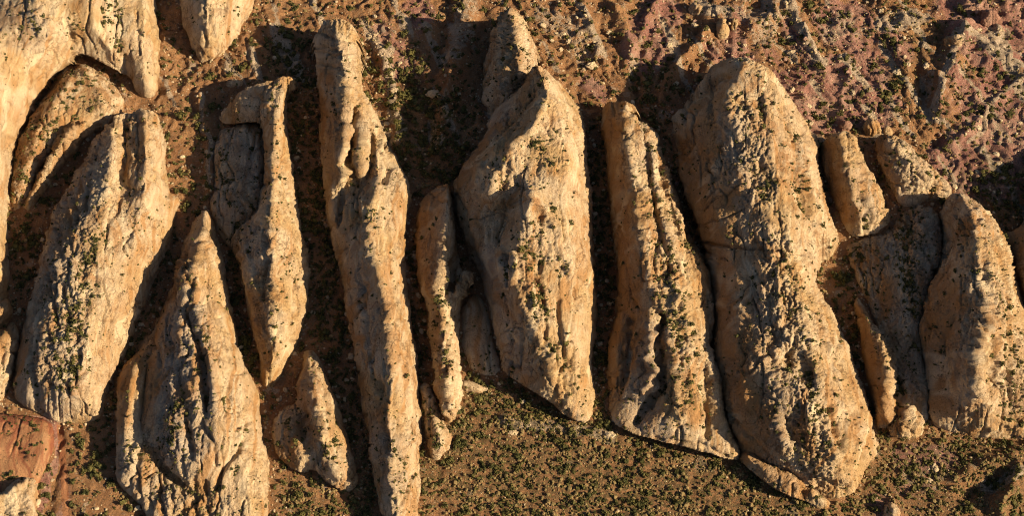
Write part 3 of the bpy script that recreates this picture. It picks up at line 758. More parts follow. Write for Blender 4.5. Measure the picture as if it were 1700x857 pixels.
rock('sandstone_fin', 'wide cream fin creased into knobbly and smooth halves, its straight foot above the red soil', 'rock fin',
     [(186, 198, 15), (173, 216), (152, 240), (130, 276), (108, 321), (88, 346), (75, 391), (66, 430), (55, 477), (40, 527), (28, 588), (20, 648), (25, 665), (45, 678), (62, 687), (90, 702), (125, 704), (161, 702), (168, 688), (176, 653), (193, 613), (211, 578), (221, 542), (241, 507), (266, 437), (275, 420), (288, 371), (297, 338), (283, 326), (277, 291), (272, 241), (267, 205), (258, 184, 12), (240, 180, 14), (231, 184, 12), (213, 186, 10), (200, 186, 12)],
     [[(187, 203, 18), (188, 235, 26), (181, 300, 32), (168, 370, 32), (162, 440, 32), (152, 520, 30), (140, 590, 27), (122, 650, 22), (108, 690, 12)],
      [(242, 190, 18), (240, 235, 24), (243, 285, 28), (238, 330, 29)], [(203, 200, 10), (210, 255, 14), (206, 300, 19), (197, 345, 26), (186, 385, 31)], [(222, 200, 16), (224, 240, 20), (221, 270, 22), (214, 300, 23)], [(227, 196, 10), (231, 240, 17), (229, 268, 21)],
      [(232, 345, 28), (222, 400, 27), (203, 470, 25), (180, 550, 22), (160, 630, 17), (150, 685, 9)],
      [(150, 300, 25), (118, 380, 27), (97, 460, 28), (78, 540, 26), (66, 610, 20), (60, 660, 10)], [(262, 330, 18), (262, 380, 16), (235, 470, 13), (205, 560, 11), (180, 640, 8)]],
     stain=[([(225, 420), (215, 480), (185, 560), (170, 630)], 22, .35), ([(45, 560), (35, 640)], 14, .5)], grey=[([(150, 260), (110, 400), (80, 520), (60, 640)], 45, .6), ([(110, 560), (110, 660)], 35, .7)],
     soil=[([(185, 395), (150, 450)], 24, .9), ([(115, 520), (120, 640)], 28, .8)], knob=[([(150, 250), (120, 400), (90, 600)], 45, 1.1)], vegs=[([(160, 400), (150, 460), (140, 520)], 20, 1.4), ([(125, 520), (110, 600), (120, 640)], 28, 1.6), ([(184, 305)], 8, 3), ([(212, 215), (205, 240)], 10, 1.5)],
     veg=.12, flute=.9, seed=11, group=FINS)

rock('rounded_rock', 'rounded tan lobe at the left edge, upper of two beside the wide cream fin', 'rock lobe',
     [(-40, 515), (0, 502), (13, 492), (21, 512), (20, 530), (5, 545), (-40, 560)], [[(-30, 535, 14), (5, 515, 11), (14, 508, 8)]], stain=[([(0, 520)], 20, .5)], veg=.05, seed=13)
rock('rounded_rock', 'rounded tan lobe at the left edge, lower longer of two beside the wide cream fin', 'rock lobe',
     [(-40, 560), (3, 547), (20, 530), (33, 552), (30, 588), (20, 618), (8, 663), (-4, 668), (-40, 668)], [[(-30, 590, 18), (10, 560, 14), (14, 590, 12), (4, 640, 8)]], stain=[([(20, 560), (10, 640)], 14, .5)], veg=.05, seed=14)

rock('sandstone_fin', 'pointed cream fin with a grey trough down its middle and a broad fluted foot', 'rock fin',
     [(341, 346, 12), (330, 358, 8), (316, 371), (301, 401), (298, 437), (281, 482), (256, 542), (221, 588), (195, 630), (190, 693), (195, 745), (190, 780), (196, 805), (216, 825), (241, 845), (246, 890), (446, 890), (444, 843), (449, 778), (438, 728), (431, 678), (428, 643), (415, 618), (402, 598), (391, 552), (386, 517), (376, 477), (371, 430), (361, 391), (351, 358, 8)],
     [[(340, 352, 14), (338, 385, 20), (330, 425, 24), (321, 470, 28), (325, 510, 31), (336, 560, 33), (350, 610, 34), (357, 670, 33), (358, 720, 30), (348, 765, 24)],
      [(306, 448, 22), (308, 478, 27), (313, 500, 29)], [(345, 420, 21), (355, 480, 23), (372, 560, 24), (390, 640, 24), (400, 710, 22), (405, 790, 18)],
      [(318, 520, 25), (326, 570, 26), (338, 620, 26), (344, 680, 26)], [(300, 520, 24), (304, 575, 27), (314, 640, 28), (322, 700, 27), (330, 745, 23)],
      [(288, 540, 17), (280, 610, 20), (278, 680, 21), (290, 740, 22), (312, 776, 21), (338, 784, 20)], [(256, 740, 8), (278, 786, 8), (308, 812, 10), (345, 808, 12)], [(230, 600, 9), (217, 640, 15), (210, 690, 16), (208, 728, 13), (222, 770, 12), (240, 805, 9)], [(252, 575, 8), (240, 640, 6), (234, 700, 6), (244, 738, 7)],
      [(262, 640, 16), (262, 700, 17)], [(240, 790, 9), (258, 850, 6)], [(310, 825, 11), (310, 880, 6)], [(352, 825, 12), (352, 880, 8)], [(410, 800, 16), (415, 880, 10)]],
     stain=[([(310, 420), (270, 540), (215, 610), (205, 700)], 18, .6), ([(330, 400), (345, 520)], 14, .4), ([(255, 600), (250, 700)], 16, .5), ([(410, 620), (425, 700)], 16, .35)], grey=[([(310, 530), (300, 640), (290, 740)], 40, .95), ([(330, 540), (345, 660), (350, 740)], 24, .7), ([(215, 780), (300, 830)], 26, .5)],
     knob=[([(310, 540), (310, 740)], 36, 1.0), ([(230, 760), (300, 830), (380, 850)], 40, .9)], vegs=[([(300, 680), (285, 730)], 16, 2.2), ([(330, 560), (330, 660)], 22, .7), ([(210, 650), (212, 740)], 12, .6)],
     cracks=[([(402, 745), (372, 778), (360, 800), (356, 816)], 3.0, 3.5), ([(400, 745), (412, 700)], 2.2, 1.8), ([(398, 750), (420, 790), (424, 840)], 2, 1.2)], veg=.12, flute=1.15, seed=17, group=FINS)

rock('sandstone_fin', 'slender fin with a flat tilted head and narrow neck above a shadowed hollow', 'rock fin',
     [(381, 168, 12), (395, 155, 16), (411, 143, 20), (450, 132, 27), (473, 124, 26), (488, 129, 18), (493, 139, 10), (486, 152, 4), (474, 161, 2), (476, 186, 2), (478, 216, 0), (481, 251), (486, 281), (491, 316), (496, 351), (501, 391), (513, 421), (515, 445), (513, 477), (508, 527), (490, 578), (468, 618), (450, 645), (440, 648), (431, 622), (427, 578), (418, 547), (410, 527), (406, 492), (400, 452), (390, 427), (382, 400), (396, 378), (414, 358), (428, 330), (436, 295), (438, 255), (436, 222, 3), (430, 206, 12), (420, 201, 14), (400, 205, 10), (380, 208, 6), (366, 204, 4), (364, 192, 6)],
     [[(480, 136, 29), (466, 160, 31), (459, 195, 31), (456, 240, 31), (455, 290, 31), (450, 340, 31), (449, 400, 32), (455, 460, 31), (460, 520, 28), (455, 580, 20), (446, 625, 9)],
      [(372, 194, 12), (400, 178, 19), (430, 160, 26), (455, 148, 30)], [(412, 420, 17), (420, 480, 19), (432, 550, 17)], [(478, 320, 20), (485, 400, 22), (492, 470, 20)]],
     stain=[([(430, 500), (430, 600)], 16, .6), ([(400, 420), (415, 500)], 14, .35), ([(400, 160), (470, 140)], 18, .35)], grey=[([(360, 250), (380, 350)], 40, .6), ([(420, 380), (425, 450)], 16, .6)], knob=[([(410, 380), (440, 450), (450, 560)], 26, 1.0)],
     vegs=[([(440, 180), (460, 200)], 22, 2.5), ([(455, 230), (450, 330)], 14, 2.0), ([(400, 190)], 20, 1.2), ([(460, 420), (480, 480)], 20, .5), ([(380, 300), (400, 380)], 24, .8), ([(490, 560), (470, 610)], 10, 1.4)], veg=.12, seed=19, group=FINS)

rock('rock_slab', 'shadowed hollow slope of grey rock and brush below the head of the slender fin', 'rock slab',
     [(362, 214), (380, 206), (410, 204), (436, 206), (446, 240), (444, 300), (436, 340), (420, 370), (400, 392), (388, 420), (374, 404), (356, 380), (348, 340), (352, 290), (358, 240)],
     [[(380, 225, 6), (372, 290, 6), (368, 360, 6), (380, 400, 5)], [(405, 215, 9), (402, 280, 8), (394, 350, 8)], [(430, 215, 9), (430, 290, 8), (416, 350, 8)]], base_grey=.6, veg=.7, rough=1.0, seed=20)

rock('sandstone_fin', 'small low tan fin tucked between two long fins near the bottom, dotted with brush', 'rock fin',
     [(502, 584), (512, 580), (524, 584), (533, 598), (541, 623), (553, 653), (571, 698), (583, 748), (593, 778), (596, 798), (588, 813), (566, 816, 2), (540, 801, 5), (520, 778, 5), (500, 786), (475, 775), (455, 748), (450, 700), (468, 680), (490, 668), (498, 638), (503, 608)],
     [[(514, 592, 8), (521, 630, 16), (530, 680, 20), (538, 730, 20), (555, 775, 15), (580, 803, 7)], [(486, 700, 7), (492, 745, 9), (510, 765, 10)], [(505, 690, 10), (515, 735, 11), (528, 765, 11)], [(510, 640, 9), (503, 670, 8)]],
     stain=[([(505, 620), (495, 700), (480, 760)], 18, .6), ([(540, 720)], 30, .35)], base_soil=.5, veg=.5, vegs=[([(545, 700), (565, 780)], 20, 1.6), ([(470, 700)], 18, 1.5)], seed=21, group=FINS)

rock('sandstone_fin', 'longest straightest fin, with prongs and dark slots below its blocky upper end', 'rock fin',
     [(540, 33, 29), (526, 48, 24), (522, 80, 13), (526, 125, 4), (530, 166), (533, 241), (536, 300), (540, 361), (550, 391), (558, 430), (571, 467), (574, 512), (582, 557), (591, 608), (598, 658), (604, 698), (612, 723), (618, 768), (623, 813), (632, 850), (636, 890), (693, 890), (697, 838), (698, 803), (697, 758), (701, 718), (698, 668), (696, 628), (693, 593), (686, 552), (681, 512), (676, 477), (673, 430), (671, 381), (680, 345), (681, 321), (673, 291), (661, 266), (651, 246), (638, 216), (626, 191), (613, 166), (601, 145), (598, 115, 8), (594, 90, 16), (591, 60, 24), (585, 38, 29), (566, 29, 31)],
     [[(560, 38, 32), (563, 75, 34), (572, 110, 35), (578, 150, 35), (577, 200, 33), (574, 250, 30), (567, 305, 24)], [(587, 190, 20), (584, 250, 19), (574, 310, 18), (568, 345, 17), (562, 385, 19)],
      [(597, 168, 25), (603, 220, 29), (602, 285, 27)], [(612, 215, 20), (612, 290, 20), (605, 330, 22)], [(620, 205, 22), (627, 250, 27), (628, 300, 29), (618, 340, 32), (616, 390, 35), (622, 430, 35), (636, 480, 35), (647, 530, 34), (650, 580, 33), (653, 630, 31), (645, 690, 28), (650, 750, 24), (656, 810, 19), (658, 880, 12)],
      [(644, 240, 18), (647, 280, 21), (640, 310, 24)], [(660, 280, 19), (668, 320, 21), (660, 380, 23), (658, 430, 23)], [(545, 90, 21), (546, 160, 20), (546, 240, 19), (550, 330, 18), (566, 400, 20), (590, 480, 21), (606, 560, 21), (616, 640, 20), (626, 720, 17)],
      [(672, 560, 19), (678, 640, 19), (680, 720, 16), (678, 800, 11)]],
     stain=[([(550, 120), (550, 250), (560, 340)], 14, .35), ([(640, 440), (648, 520), (652, 600)], 12, .75), ([(590, 420), (610, 560)], 30, .3), ([(560, 170), (575, 260)], 14, .4)], grey=[([(590, 400), (615, 600)], 30, .5), ([(640, 720), (660, 800)], 26, .5), ([(550, 60), (570, 90)], 22, .5)],
     knob=[([(560, 50), (580, 200), (610, 260)], 26, 1.0), ([(650, 690), (650, 820)], 30, 1.0)], soil=[([(612, 300), (618, 420)], 14, .7)], vegs=[([(614, 330), (612, 420)], 12, 1.0), ([(600, 250), (640, 300)], 14, .8), ([(648, 460), (655, 620)], 10, .4), ([(645, 700), (660, 800)], 22, .5)],
     cracks=[([(523, 82), (550, 92), (585, 88)], 2, 1.5), ([(553, 75), (556, 30)], 1.8, 1.4), ([(565, 60), (569, 30)], 1.8, 1.2)], veg=.1, flute=1.3, seed=23, group=FINS)

rock('sandstone_fin', 'narrow fin with a notched fork halfway down, just beside the longest straightest fin', 'rock fin',
     [(747, 303, 20), (733, 306, 14), (719, 312, 4), (702, 326), (692, 351), (689, 391), (692, 430), (692, 455), (702, 492), (709, 527), (712, 567), (719, 613), (731, 663), (736, 700), (746, 705), (754, 700), (764, 673), (769, 643), (765, 613), (762, 577), (763, 527), (768, 495), (780, 474, 6), (781, 464, 10), (770, 454, 10), (763, 440, 2), (760, 416), (755, 381), (753, 341)],
     [[(746, 308, 22), (744, 350, 23), (741, 400, 23), (735, 440, 23), (728, 475, 22), (732, 510, 22), (738, 560, 21), (742, 610, 19), (746, 660, 14), (750, 690, 7)], [(775, 466, 15), (764, 490, 14), (752, 515, 14)], [(755, 425, 4), (752, 455, 5), (748, 480, 6)]],
     stain=[([(710, 330), (702, 400), (705, 470)], 26, .8), ([(735, 320), (745, 300)], 12, .5), ([(735, 620), (740, 690)], 16, .4)], knob=[([(735, 440), (735, 650)], 24, 1.0)], soil=[([(735, 500), (735, 660)], 16, .6)], vegs=[([(733, 500), (733, 560), (740, 680)], 14, 1.6)], veg=.25, seed=25, group=FINS)

rock('rock_ledge', 'stubby scrub-dotted rock ledge below the narrow forked fin', 'rock ledge',
     [(701, 696), (712, 688), (726, 694), (740, 700), (742, 716), (752, 712), (752, 733), (742, 753), (726, 768), (714, 764), (706, 735)], [[(722, 705, 11), (730, 730, 10), (735, 750, 7)]], base_soil=.5, veg=.9, rough=1.3, seed=27)
rock('rock_ledge', 'small pale shelf squeezed between the longest fin and the narrow forked fin', 'rock ledge',
     [(697, 640), (710, 634), (718, 650), (726, 672), (733, 696), (718, 700), (702, 690)], [[(707, 645, 5), (716, 685, 5)]], base_soil=.5, veg=.8, rough=1.2, seed=28)
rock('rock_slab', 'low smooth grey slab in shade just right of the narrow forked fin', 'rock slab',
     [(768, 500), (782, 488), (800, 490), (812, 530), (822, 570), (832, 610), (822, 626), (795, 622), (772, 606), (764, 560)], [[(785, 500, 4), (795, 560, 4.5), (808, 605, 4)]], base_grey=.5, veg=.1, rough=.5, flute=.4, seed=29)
rock('rock_slab', 'little lit wedge of pale rock pointing right at the foot of the narrow forked fin', 'rock slab',
     [(764, 628), (780, 630), (800, 640), (814, 645), (808, 652), (788, 653), (766, 648)], [[(768, 637, 4), (795, 645, 3.5)]], veg=.1, rough=.5, seed=30)

rock('rock_spur', 'rugged spur with a pale lit top rising behind the tall dome-like fin', 'rock spur',
     [(847, 13, 37), (831, 20, 33), (824, 42, 24), (814, 62, 14), (804, 100, 4), (800, 150), (801, 180), (815, 200), (850, 190), (900, 150), (892, 112), (889, 75, 18), (873, 46, 28), (862, 19, 34)],
     [[(848, 18, 38), (856, 50, 40), (862, 85, 38), (862, 105, 33), (845, 150, 24)], [(878, 85, 22), (885, 110, 30), (880, 140, 30)], [(820, 100, 14), (815, 150, 12)]],
     base_grey=.4, base_soil=.5, rough=1.6, knob=[([(845, 40), (850, 130)], 40, 1.1)], veg=1.0, seed=31)

rock('sandstone_fin', 'tall dome-like bright cream fin with brush patches and a smooth rust-stained flank', 'rock fin',
     [(888, 105, 46), (880, 122, 38), (862, 142, 26), (840, 165, 14), (812, 190, 3), (804, 212), (797, 236), (776, 266), (756, 296), (750, 312), (755, 361), (767, 401), (777, 430), (783, 430), (800, 460), (811, 502), (821, 547), (829, 588, 3), (836, 618, 7), (850, 630, 9), (880, 649, 9), (915, 669, 8), (940, 695, 5), (965, 702, 2), (983, 700), (988, 663), (985, 628), (984, 588), (990, 552), (991, 512), (988, 467), (986, 427), (983, 376), (985, 311), (975, 281), (976, 251), (973, 216), (965, 181), (948, 158, 6), (935, 140, 18), (915, 123, 32), (897, 106, 45)],
     [[(890, 108, 50), (903, 132, 52), (908, 165, 52), (890, 200, 51), (868, 225, 49), (845, 255, 47), (826, 290, 44), (815, 325, 40)], [(815, 347, 28), (838, 346, 31), (860, 334, 36), (874, 327, 43)],
      [(881, 322, 52), (878, 345, 51), (868, 380, 48), (856, 415, 45), (848, 445, 42), (862, 490, 41), (880, 530, 38), (897, 565, 34), (916, 612, 27), (938, 655, 17), (960, 690, 7)],
      [(848, 368, 29), (832, 400, 28), (826, 430, 29)], [(884, 322, 51), (905, 345, 46), (920, 380, 44), (928, 430, 42)], [(920, 160, 46), (935, 220, 45), (940, 300, 44), (945, 400, 40), (950, 480, 36), (955, 560, 30), (962, 640, 18)],
      [(965, 240, 26), (970, 320, 28), (972, 420, 28), (975, 500, 26), (972, 580, 20)], [(840, 190, 26), (815, 225, 24), (790, 275, 24), (778, 330, 24), (790, 400, 24)], [(830, 470, 26), (845, 540, 24), (868, 605, 17)], [(895, 160, 45), (870, 180, 38), (850, 200, 33)]],
     stain=[([(888, 118), (875, 165), (845, 200), (800, 250), (768, 300)], 20, .9), ([(775, 320), (790, 400), (810, 480)], 22, .6), ([(842, 400), (858, 360)], 12, .5), ([(880, 405), (870, 440), (880, 500)], 18, .35), ([(885, 340), (895, 355)], 8, .7), ([(960, 300), (970, 450)], 18, .3)],
     grey=[([(820, 440), (840, 560), (880, 640)], 34, .75), ([(840, 180), (810, 220)], 20, .6)], soil=[([(890, 340), (895, 352)], 9, 1.2), ([(875, 400), (885, 440), (890, 500), (885, 470)], 18, 1.1)],
     knob=[([(870, 380), (890, 500), (900, 580)], 26, 1.1), ([(930, 560), (950, 660)], 28, .8), ([(830, 290), (860, 260)], 24, .7)],
     vegs=[([(880, 235), (905, 235)], 13, 4), ([(921, 270), (925, 285)], 8, 4.5), ([(897, 312), (905, 306)], 8, 4.5), ([(920, 346), (922, 354)], 7, 5), ([(890, 380), (905, 400)], 12, 2.0), ([(868, 395), (875, 430)], 14, 3.0), ([(895, 500), (900, 530)], 12, 3.0), ([(930, 430), (935, 460)], 8, 3), ([(845, 440), (850, 480)], 10, 2), ([(900, 180), (890, 200)], 20, .5), ([(930, 580), (960, 660)], 25, .6)],
     cracks=[([(752, 312), (757, 361), (769, 401), (778, 430), (790, 462)], 3.2, 4)], veg=.08, flute=.8, rough=.9, seed=33, group=FINS)

BEAKED = rock('sandstone_fin', 'fin with a beak-shaped knob at its tip, orange left flank and ropy cream ridges', 'rock fin',
     [(1036, 166, 20), (1018, 168, 16), (1002, 173, 6), (998, 201), (1003, 251), (1008, 301), (1013, 351), (1018, 400), (1022, 440), (1026, 477), (1021, 527), (1011, 577), (1007, 628), (1010, 668), (1016, 703, 3), (1041, 718, 7), (1076, 729, 8), (1121, 740, 8), (1161, 750, 8), (1211, 765, 6), (1229, 763, 2), (1230, 748), (1221, 723), (1209, 698), (1207, 663), (1199, 618), (1187, 582), (1192, 547), (1194, 517), (1187, 482), (1177, 447), (1171, 430), (1151, 396), (1141, 366), (1126, 326), (1111, 286), (1096, 236), (1086, 213, 4), (1066, 203, 16), (1048, 195, 22), (1044, 189, 22), (1056, 182, 22), (1053, 173, 22)],
     [[(1040, 172, 26), (1036, 195, 28), (1040, 230, 31), (1048, 280, 33), (1058, 330, 34), (1062, 380, 34), (1066, 430, 34), (1080, 470, 34), (1098, 500, 34), (1108, 550, 33), (1118, 610, 30), (1128, 670, 22), (1150, 725, 13), (1215, 755, 8)],
      [(1072, 212, 25), (1082, 260, 28), (1092, 310, 29), (1108, 380, 30), (1125, 440, 31), (1140, 520, 31), (1150, 600, 28), (1155, 670, 20)], [(1066, 225, 24), (1074, 290, 26), (1086, 350, 28), (1092, 400, 29)], [(1094, 265, 19), (1106, 320, 20), (1128, 390, 22), (1150, 450, 23), (1162, 510, 22)], [(1104, 280, 18), (1122, 340, 21), (1146, 400, 23), (1168, 450, 22), (1182, 500, 20), (1184, 540, 17)],
      [(1080, 520, 33), (1078, 550, 32), (1088, 585, 31), (1085, 605, 29), (1092, 630, 26), (1078, 645, 24)], [(1096, 525, 27), (1101, 577, 24), (1098, 625, 17), (1080, 665, 11), (1066, 690, 8)],
      [(1022, 300, 19), (1030, 400, 20), (1040, 480, 21), (1050, 530, 21), (1052, 590, 20), (1040, 650, 13)], [(1046, 500, 18), (1046, 570, 15), (1034, 640, 9)], [(1034, 520, 16), (1026, 590, 15), (1022, 650, 10)],
      [(1178, 600, 23), (1188, 640, 20), (1196, 700, 13)], [(1168, 610, 19), (1174, 660, 15), (1178, 720, 8)], [(1210, 715, 9), (1222, 745, 6)]],
     stain=[([(1010, 200), (1020, 300), (1030, 420), (1050, 520), (1050, 600)], 26, .95), ([(1100, 260), (1130, 360), (1165, 450)], 10, .7), ([(1020, 560), (1015, 650)], 18, .6), ([(1062, 330), (1070, 360)], 14, .4)], grey=[([(1060, 220), (1075, 290)], 18, .6), ([(1090, 560), (1060, 680), (1100, 720)], 30, .7)],
     knob=[([(1075, 230), (1100, 400), (1120, 500), (1130, 650)], 34, 1.2), ([(1180, 640)], 30, .7)], soil=[([(1065, 330), (1085, 400)], 14, .8), ([(1130, 600), (1150, 690)], 20, .7)], vegs=[([(1070, 230), (1090, 330), (1100, 430)], 22, 1.0), ([(1110, 480), (1140, 560)], 26, 1.1), ([(1130, 620), (1160, 690)], 22, 1.3), ([(1095, 640), (1070, 690)], 12, 1.5), ([(1120, 350), (1160, 440)], 10, .8)], veg=.12, rough=1.1, seed=37, group=FINS)

rock('sandstone_fin', 'most massive fin, its broad brown flank crossed by a level crack, lumpy sunlit back', 'rock fin',
     [(1262, 104, 35), (1238, 93, 35), (1211, 95, 30), (1188, 103, 22), (1163, 134, 10), (1141, 166), (1118, 188), (1113, 206), (1121, 241), (1126, 281, 5), (1136, 321, 8), (1150, 351, 9), (1164, 386, 10), (1176, 440, 11), (1184, 490, 12), (1188, 540, 12), (1184, 580, 12), (1196, 630, 11), (1206, 690, 9), (1222, 735, 3), (1236, 757), (1270, 772), (1310, 797), (1345, 816), (1370, 826), (1392, 829), (1416, 823), (1431, 798), (1435, 781), (1451, 768), (1456, 743), (1451, 708), (1441, 668), (1433, 643), (1421, 613), (1411, 577), (1396, 542), (1380, 512), (1362, 487), (1352, 458), (1368, 432), (1386, 424), (1396, 404), (1388, 384), (1378, 353), (1367, 321), (1358, 281), (1359, 236), (1350, 222, 4), (1334, 198, 12), (1316, 166, 20), (1298, 136, 27), (1280, 114, 32)],
     [[(1238, 104, 36), (1222, 140, 37), (1205, 180, 37), (1222, 220, 38), (1236, 260, 39), (1230, 310, 39), (1250, 345, 40), (1272, 380, 40), (1276, 440, 40), (1284, 500, 39), (1284, 545, 38), (1264, 582, 37), (1280, 620, 36), (1296, 660, 34), (1292, 705, 30), (1308, 745, 24), (1335, 785, 15)],
      [(1262, 130, 37), (1275, 180, 40), (1285, 250, 42), (1300, 330, 43), (1315, 420, 42), (1330, 500, 42), (1345, 580, 40), (1362, 660, 36), (1380, 730, 28), (1395, 795, 15)],
      [(1330, 235, 28), (1342, 300, 29), (1355, 370, 29), (1362, 405, 27)], [(1345, 500, 33), (1370, 560, 31), (1395, 630, 29), (1415, 700, 25), (1425, 760, 15)],
      [(1150, 215, 14), (1166, 280, 22), (1190, 350, 30), (1214, 420, 33), (1230, 500, 34), (1226, 580, 32), (1240, 660, 27), (1262, 730, 17)], [(1148, 172, 6), (1180, 152, 12), (1208, 130, 20)],
      [(1310, 590, 32), (1322, 620, 31), (1330, 640, 32)], [(1300, 690, 26), (1318, 740, 19)]],
     stain=[([(1150, 250), (1190, 350), (1215, 470), (1225, 560), (1230, 650), (1260, 730)], 44, .85), ([(1180, 150), (1160, 200)], 20, .5), ([(1340, 130), (1345, 230)], 20, .3), ([(1290, 300), (1300, 200)], 30, .3)], grey=[([(1210, 200), (1240, 330)], 26, .7), ([(1230, 280), (1250, 400)], 20, .5), ([(1300, 640), (1310, 720)], 36, .7), ([(1260, 480), (1280, 560)], 24, .5)],
     soil=[([(1255, 150), (1270, 210)], 30, .9), ([(1310, 250), (1320, 310)], 24, 1.1), ([(1360, 390), (1370, 410)], 20, .8)], knob=[([(1220, 190), (1260, 320)], 36, 1.1), ([(1300, 440), (1310, 560), (1320, 700), (1370, 790)], 44, 1.25), ([(1370, 640), (1420, 740)], 30, .6)],
     vegs=[([(1265, 180), (1270, 230)], 26, 1.2), ([(1315, 240), (1320, 310)], 24, 2.0), ([(1350, 350), (1370, 410)], 18, 1.8), ([(1270, 330), (1290, 420)], 18, .6), ([(1310, 460), (1340, 560)], 24, .9), ([(1330, 640), (1360, 760)], 30, .8), ([(1360, 450), (1365, 480)], 12, 3), ([(1425, 600), (1440, 660)], 8, 2)],
     cracks=[([(1166, 404), (1200, 408), (1250, 414), (1290, 420)], 3, 3.5), ([(1290, 420), (1330, 422)], 3, 2), ([(1190, 150), (1160, 185), (1150, 220)], 2.5, 1.5), ([(1215, 128), (1180, 165), (1175, 185)], 2, 1.5), ([(1210, 690), (1260, 740), (1310, 785)], 3, 1.5)], veg=.13, flute=.9, rough=1.25, seed=41, group=FINS)

rock('rock_apron', 'low rounded rock apron lying along the foot of the most massive fin', 'rock apron',
     [(1231, 745), (1250, 750), (1290, 775), (1318, 784), (1336, 800), (1352, 812), (1368, 822), (1382, 836), (1380, 846), (1362, 848), (1345, 836, 3), (1315, 828, 6), (1280, 810, 7), (1250, 786, 7), (1229, 768, 6)],
     [[(1240, 758, 10), (1275, 785, 12), (1310, 800, 12), (1326, 812, 11)], [(1334, 806, 5), (1330, 826, 4)], [(1345, 815, 8), (1360, 832, 8), (1372, 840, 5)]], stain=[([(1240, 760), (1330, 815)], 20, .6)], veg=.25, rough=.9, seed=43)

rock('rock_hump', 'rounded brown rock hump with ledges at its lower end, beside the most massive fin', 'rock hump',
     [(1368, 232, 9), (1380, 220, 14), (1402, 215, 17), (1420, 224, 15), (1428, 251, 6), (1441, 276), (1461, 306), (1471, 331), (1468, 346), (1478, 366, 4), (1471, 379, 5), (1451, 387, 5), (1423, 395, 5), (1408, 388, 3), (1395, 363), (1380, 321), (1369, 291), (1362, 261), (1363, 243)],
     [[(1394, 222, 19), (1400, 255, 21), (1408, 290, 23), (1418, 325, 22), (1424, 350, 18), (1436, 376, 10)], [(1414, 228, 18), (1422, 260, 17)], [(1445, 310, 17), (1456, 340, 14), (1462, 362, 9)], [(1380, 250, 10), (1390, 310, 10), (1405, 355, 8)]],
     stain=[([(1375, 250), (1385, 310), (1405, 360)], 18, .8)], grey=[([(1420, 290), (1440, 350)], 22, .5)], knob=[([(1400, 230), (1410, 270)], 20, 1.0)], vegs=[([(1430, 375), (1450, 365)], 10, 2.5)], veg=.15, seed=45,
     cracks=[([(1410, 366), (1440, 362), (1466, 352)], 2.5, 1.2), ([(1412, 378), (1440, 374), (1470, 366)], 2, 1.0)])

rock('rock_ridge', 'sloping ridge of jointed brown rock running down from the striped boulder', 'rock ridge',
     [(1455, 232, 8), (1470, 220, 12), (1488, 226, 14), (1508, 236, 14), (1530, 262, 10), (1556, 280, 8), (1580, 308, 6), (1584, 320, 3), (1560, 330), (1525, 342), (1500, 350), (1482, 325), (1470, 290), (1458, 255)],
     [[(1472, 232, 16), (1490, 250, 18), (1515, 275, 17), (1545, 300, 13), (1572, 318, 8)], [(1470, 270, 8), (1490, 320, 7)]], base_grey=.5, stain=[([(1465, 250), (1485, 310)], 14, .6)], knob=[([(1480, 260), (1550, 310)], 30, 1.1)], veg=.35, vegs=[([(1500, 280), (1540, 300)], 20, .9)], seed=47,
     cracks=[([(1490, 226), (1496, 250), (1520, 256)], 2, 1.5), ([(1500, 325), (1540, 318), (1570, 308)], 2, 1.5)])

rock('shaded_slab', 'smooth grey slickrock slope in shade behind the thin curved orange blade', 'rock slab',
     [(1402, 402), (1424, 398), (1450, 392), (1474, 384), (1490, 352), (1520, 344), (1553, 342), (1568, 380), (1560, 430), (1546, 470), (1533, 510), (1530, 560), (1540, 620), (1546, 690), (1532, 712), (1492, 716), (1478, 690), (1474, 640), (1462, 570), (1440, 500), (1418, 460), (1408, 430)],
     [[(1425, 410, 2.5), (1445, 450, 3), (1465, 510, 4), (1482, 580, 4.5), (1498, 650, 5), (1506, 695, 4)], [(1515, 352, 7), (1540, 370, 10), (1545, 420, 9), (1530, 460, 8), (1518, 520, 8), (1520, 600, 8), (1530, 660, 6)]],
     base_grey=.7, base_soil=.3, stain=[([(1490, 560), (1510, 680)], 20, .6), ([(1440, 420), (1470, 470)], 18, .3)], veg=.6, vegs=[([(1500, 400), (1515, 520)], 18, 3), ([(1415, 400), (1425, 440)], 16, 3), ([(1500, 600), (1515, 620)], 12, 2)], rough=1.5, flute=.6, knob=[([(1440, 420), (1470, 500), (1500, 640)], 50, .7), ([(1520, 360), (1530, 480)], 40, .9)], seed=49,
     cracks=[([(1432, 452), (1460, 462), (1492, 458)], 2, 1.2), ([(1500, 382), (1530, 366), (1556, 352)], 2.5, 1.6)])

rock('sandstone_fin', 'thin curved blade of orange rock with a frilled lit edge, standing in shade', 'rock fin',
     [(1417, 488, 4), (1426, 495), (1440, 518), (1452, 537), (1471, 572), (1483, 603), (1483, 638), (1478, 668), (1483, 693), (1476, 709), (1460, 714), (1453, 700), (1449, 673), (1441, 648), (1435, 613), (1430, 567), (1423, 527)],
     [[(1422, 500, 6), (1440, 530, 13), (1458, 560, 18), (1470, 600, 20), (1472, 645, 19), (1468, 680, 16), (1470, 703, 8)]], stain=[([(1428, 520), (1445, 600), (1460, 690)], 20, .9)], knob=[([(1455, 545), (1480, 610), (1478, 700)], 12, 1.5)], veg=.3, seed=51, group=FINS)

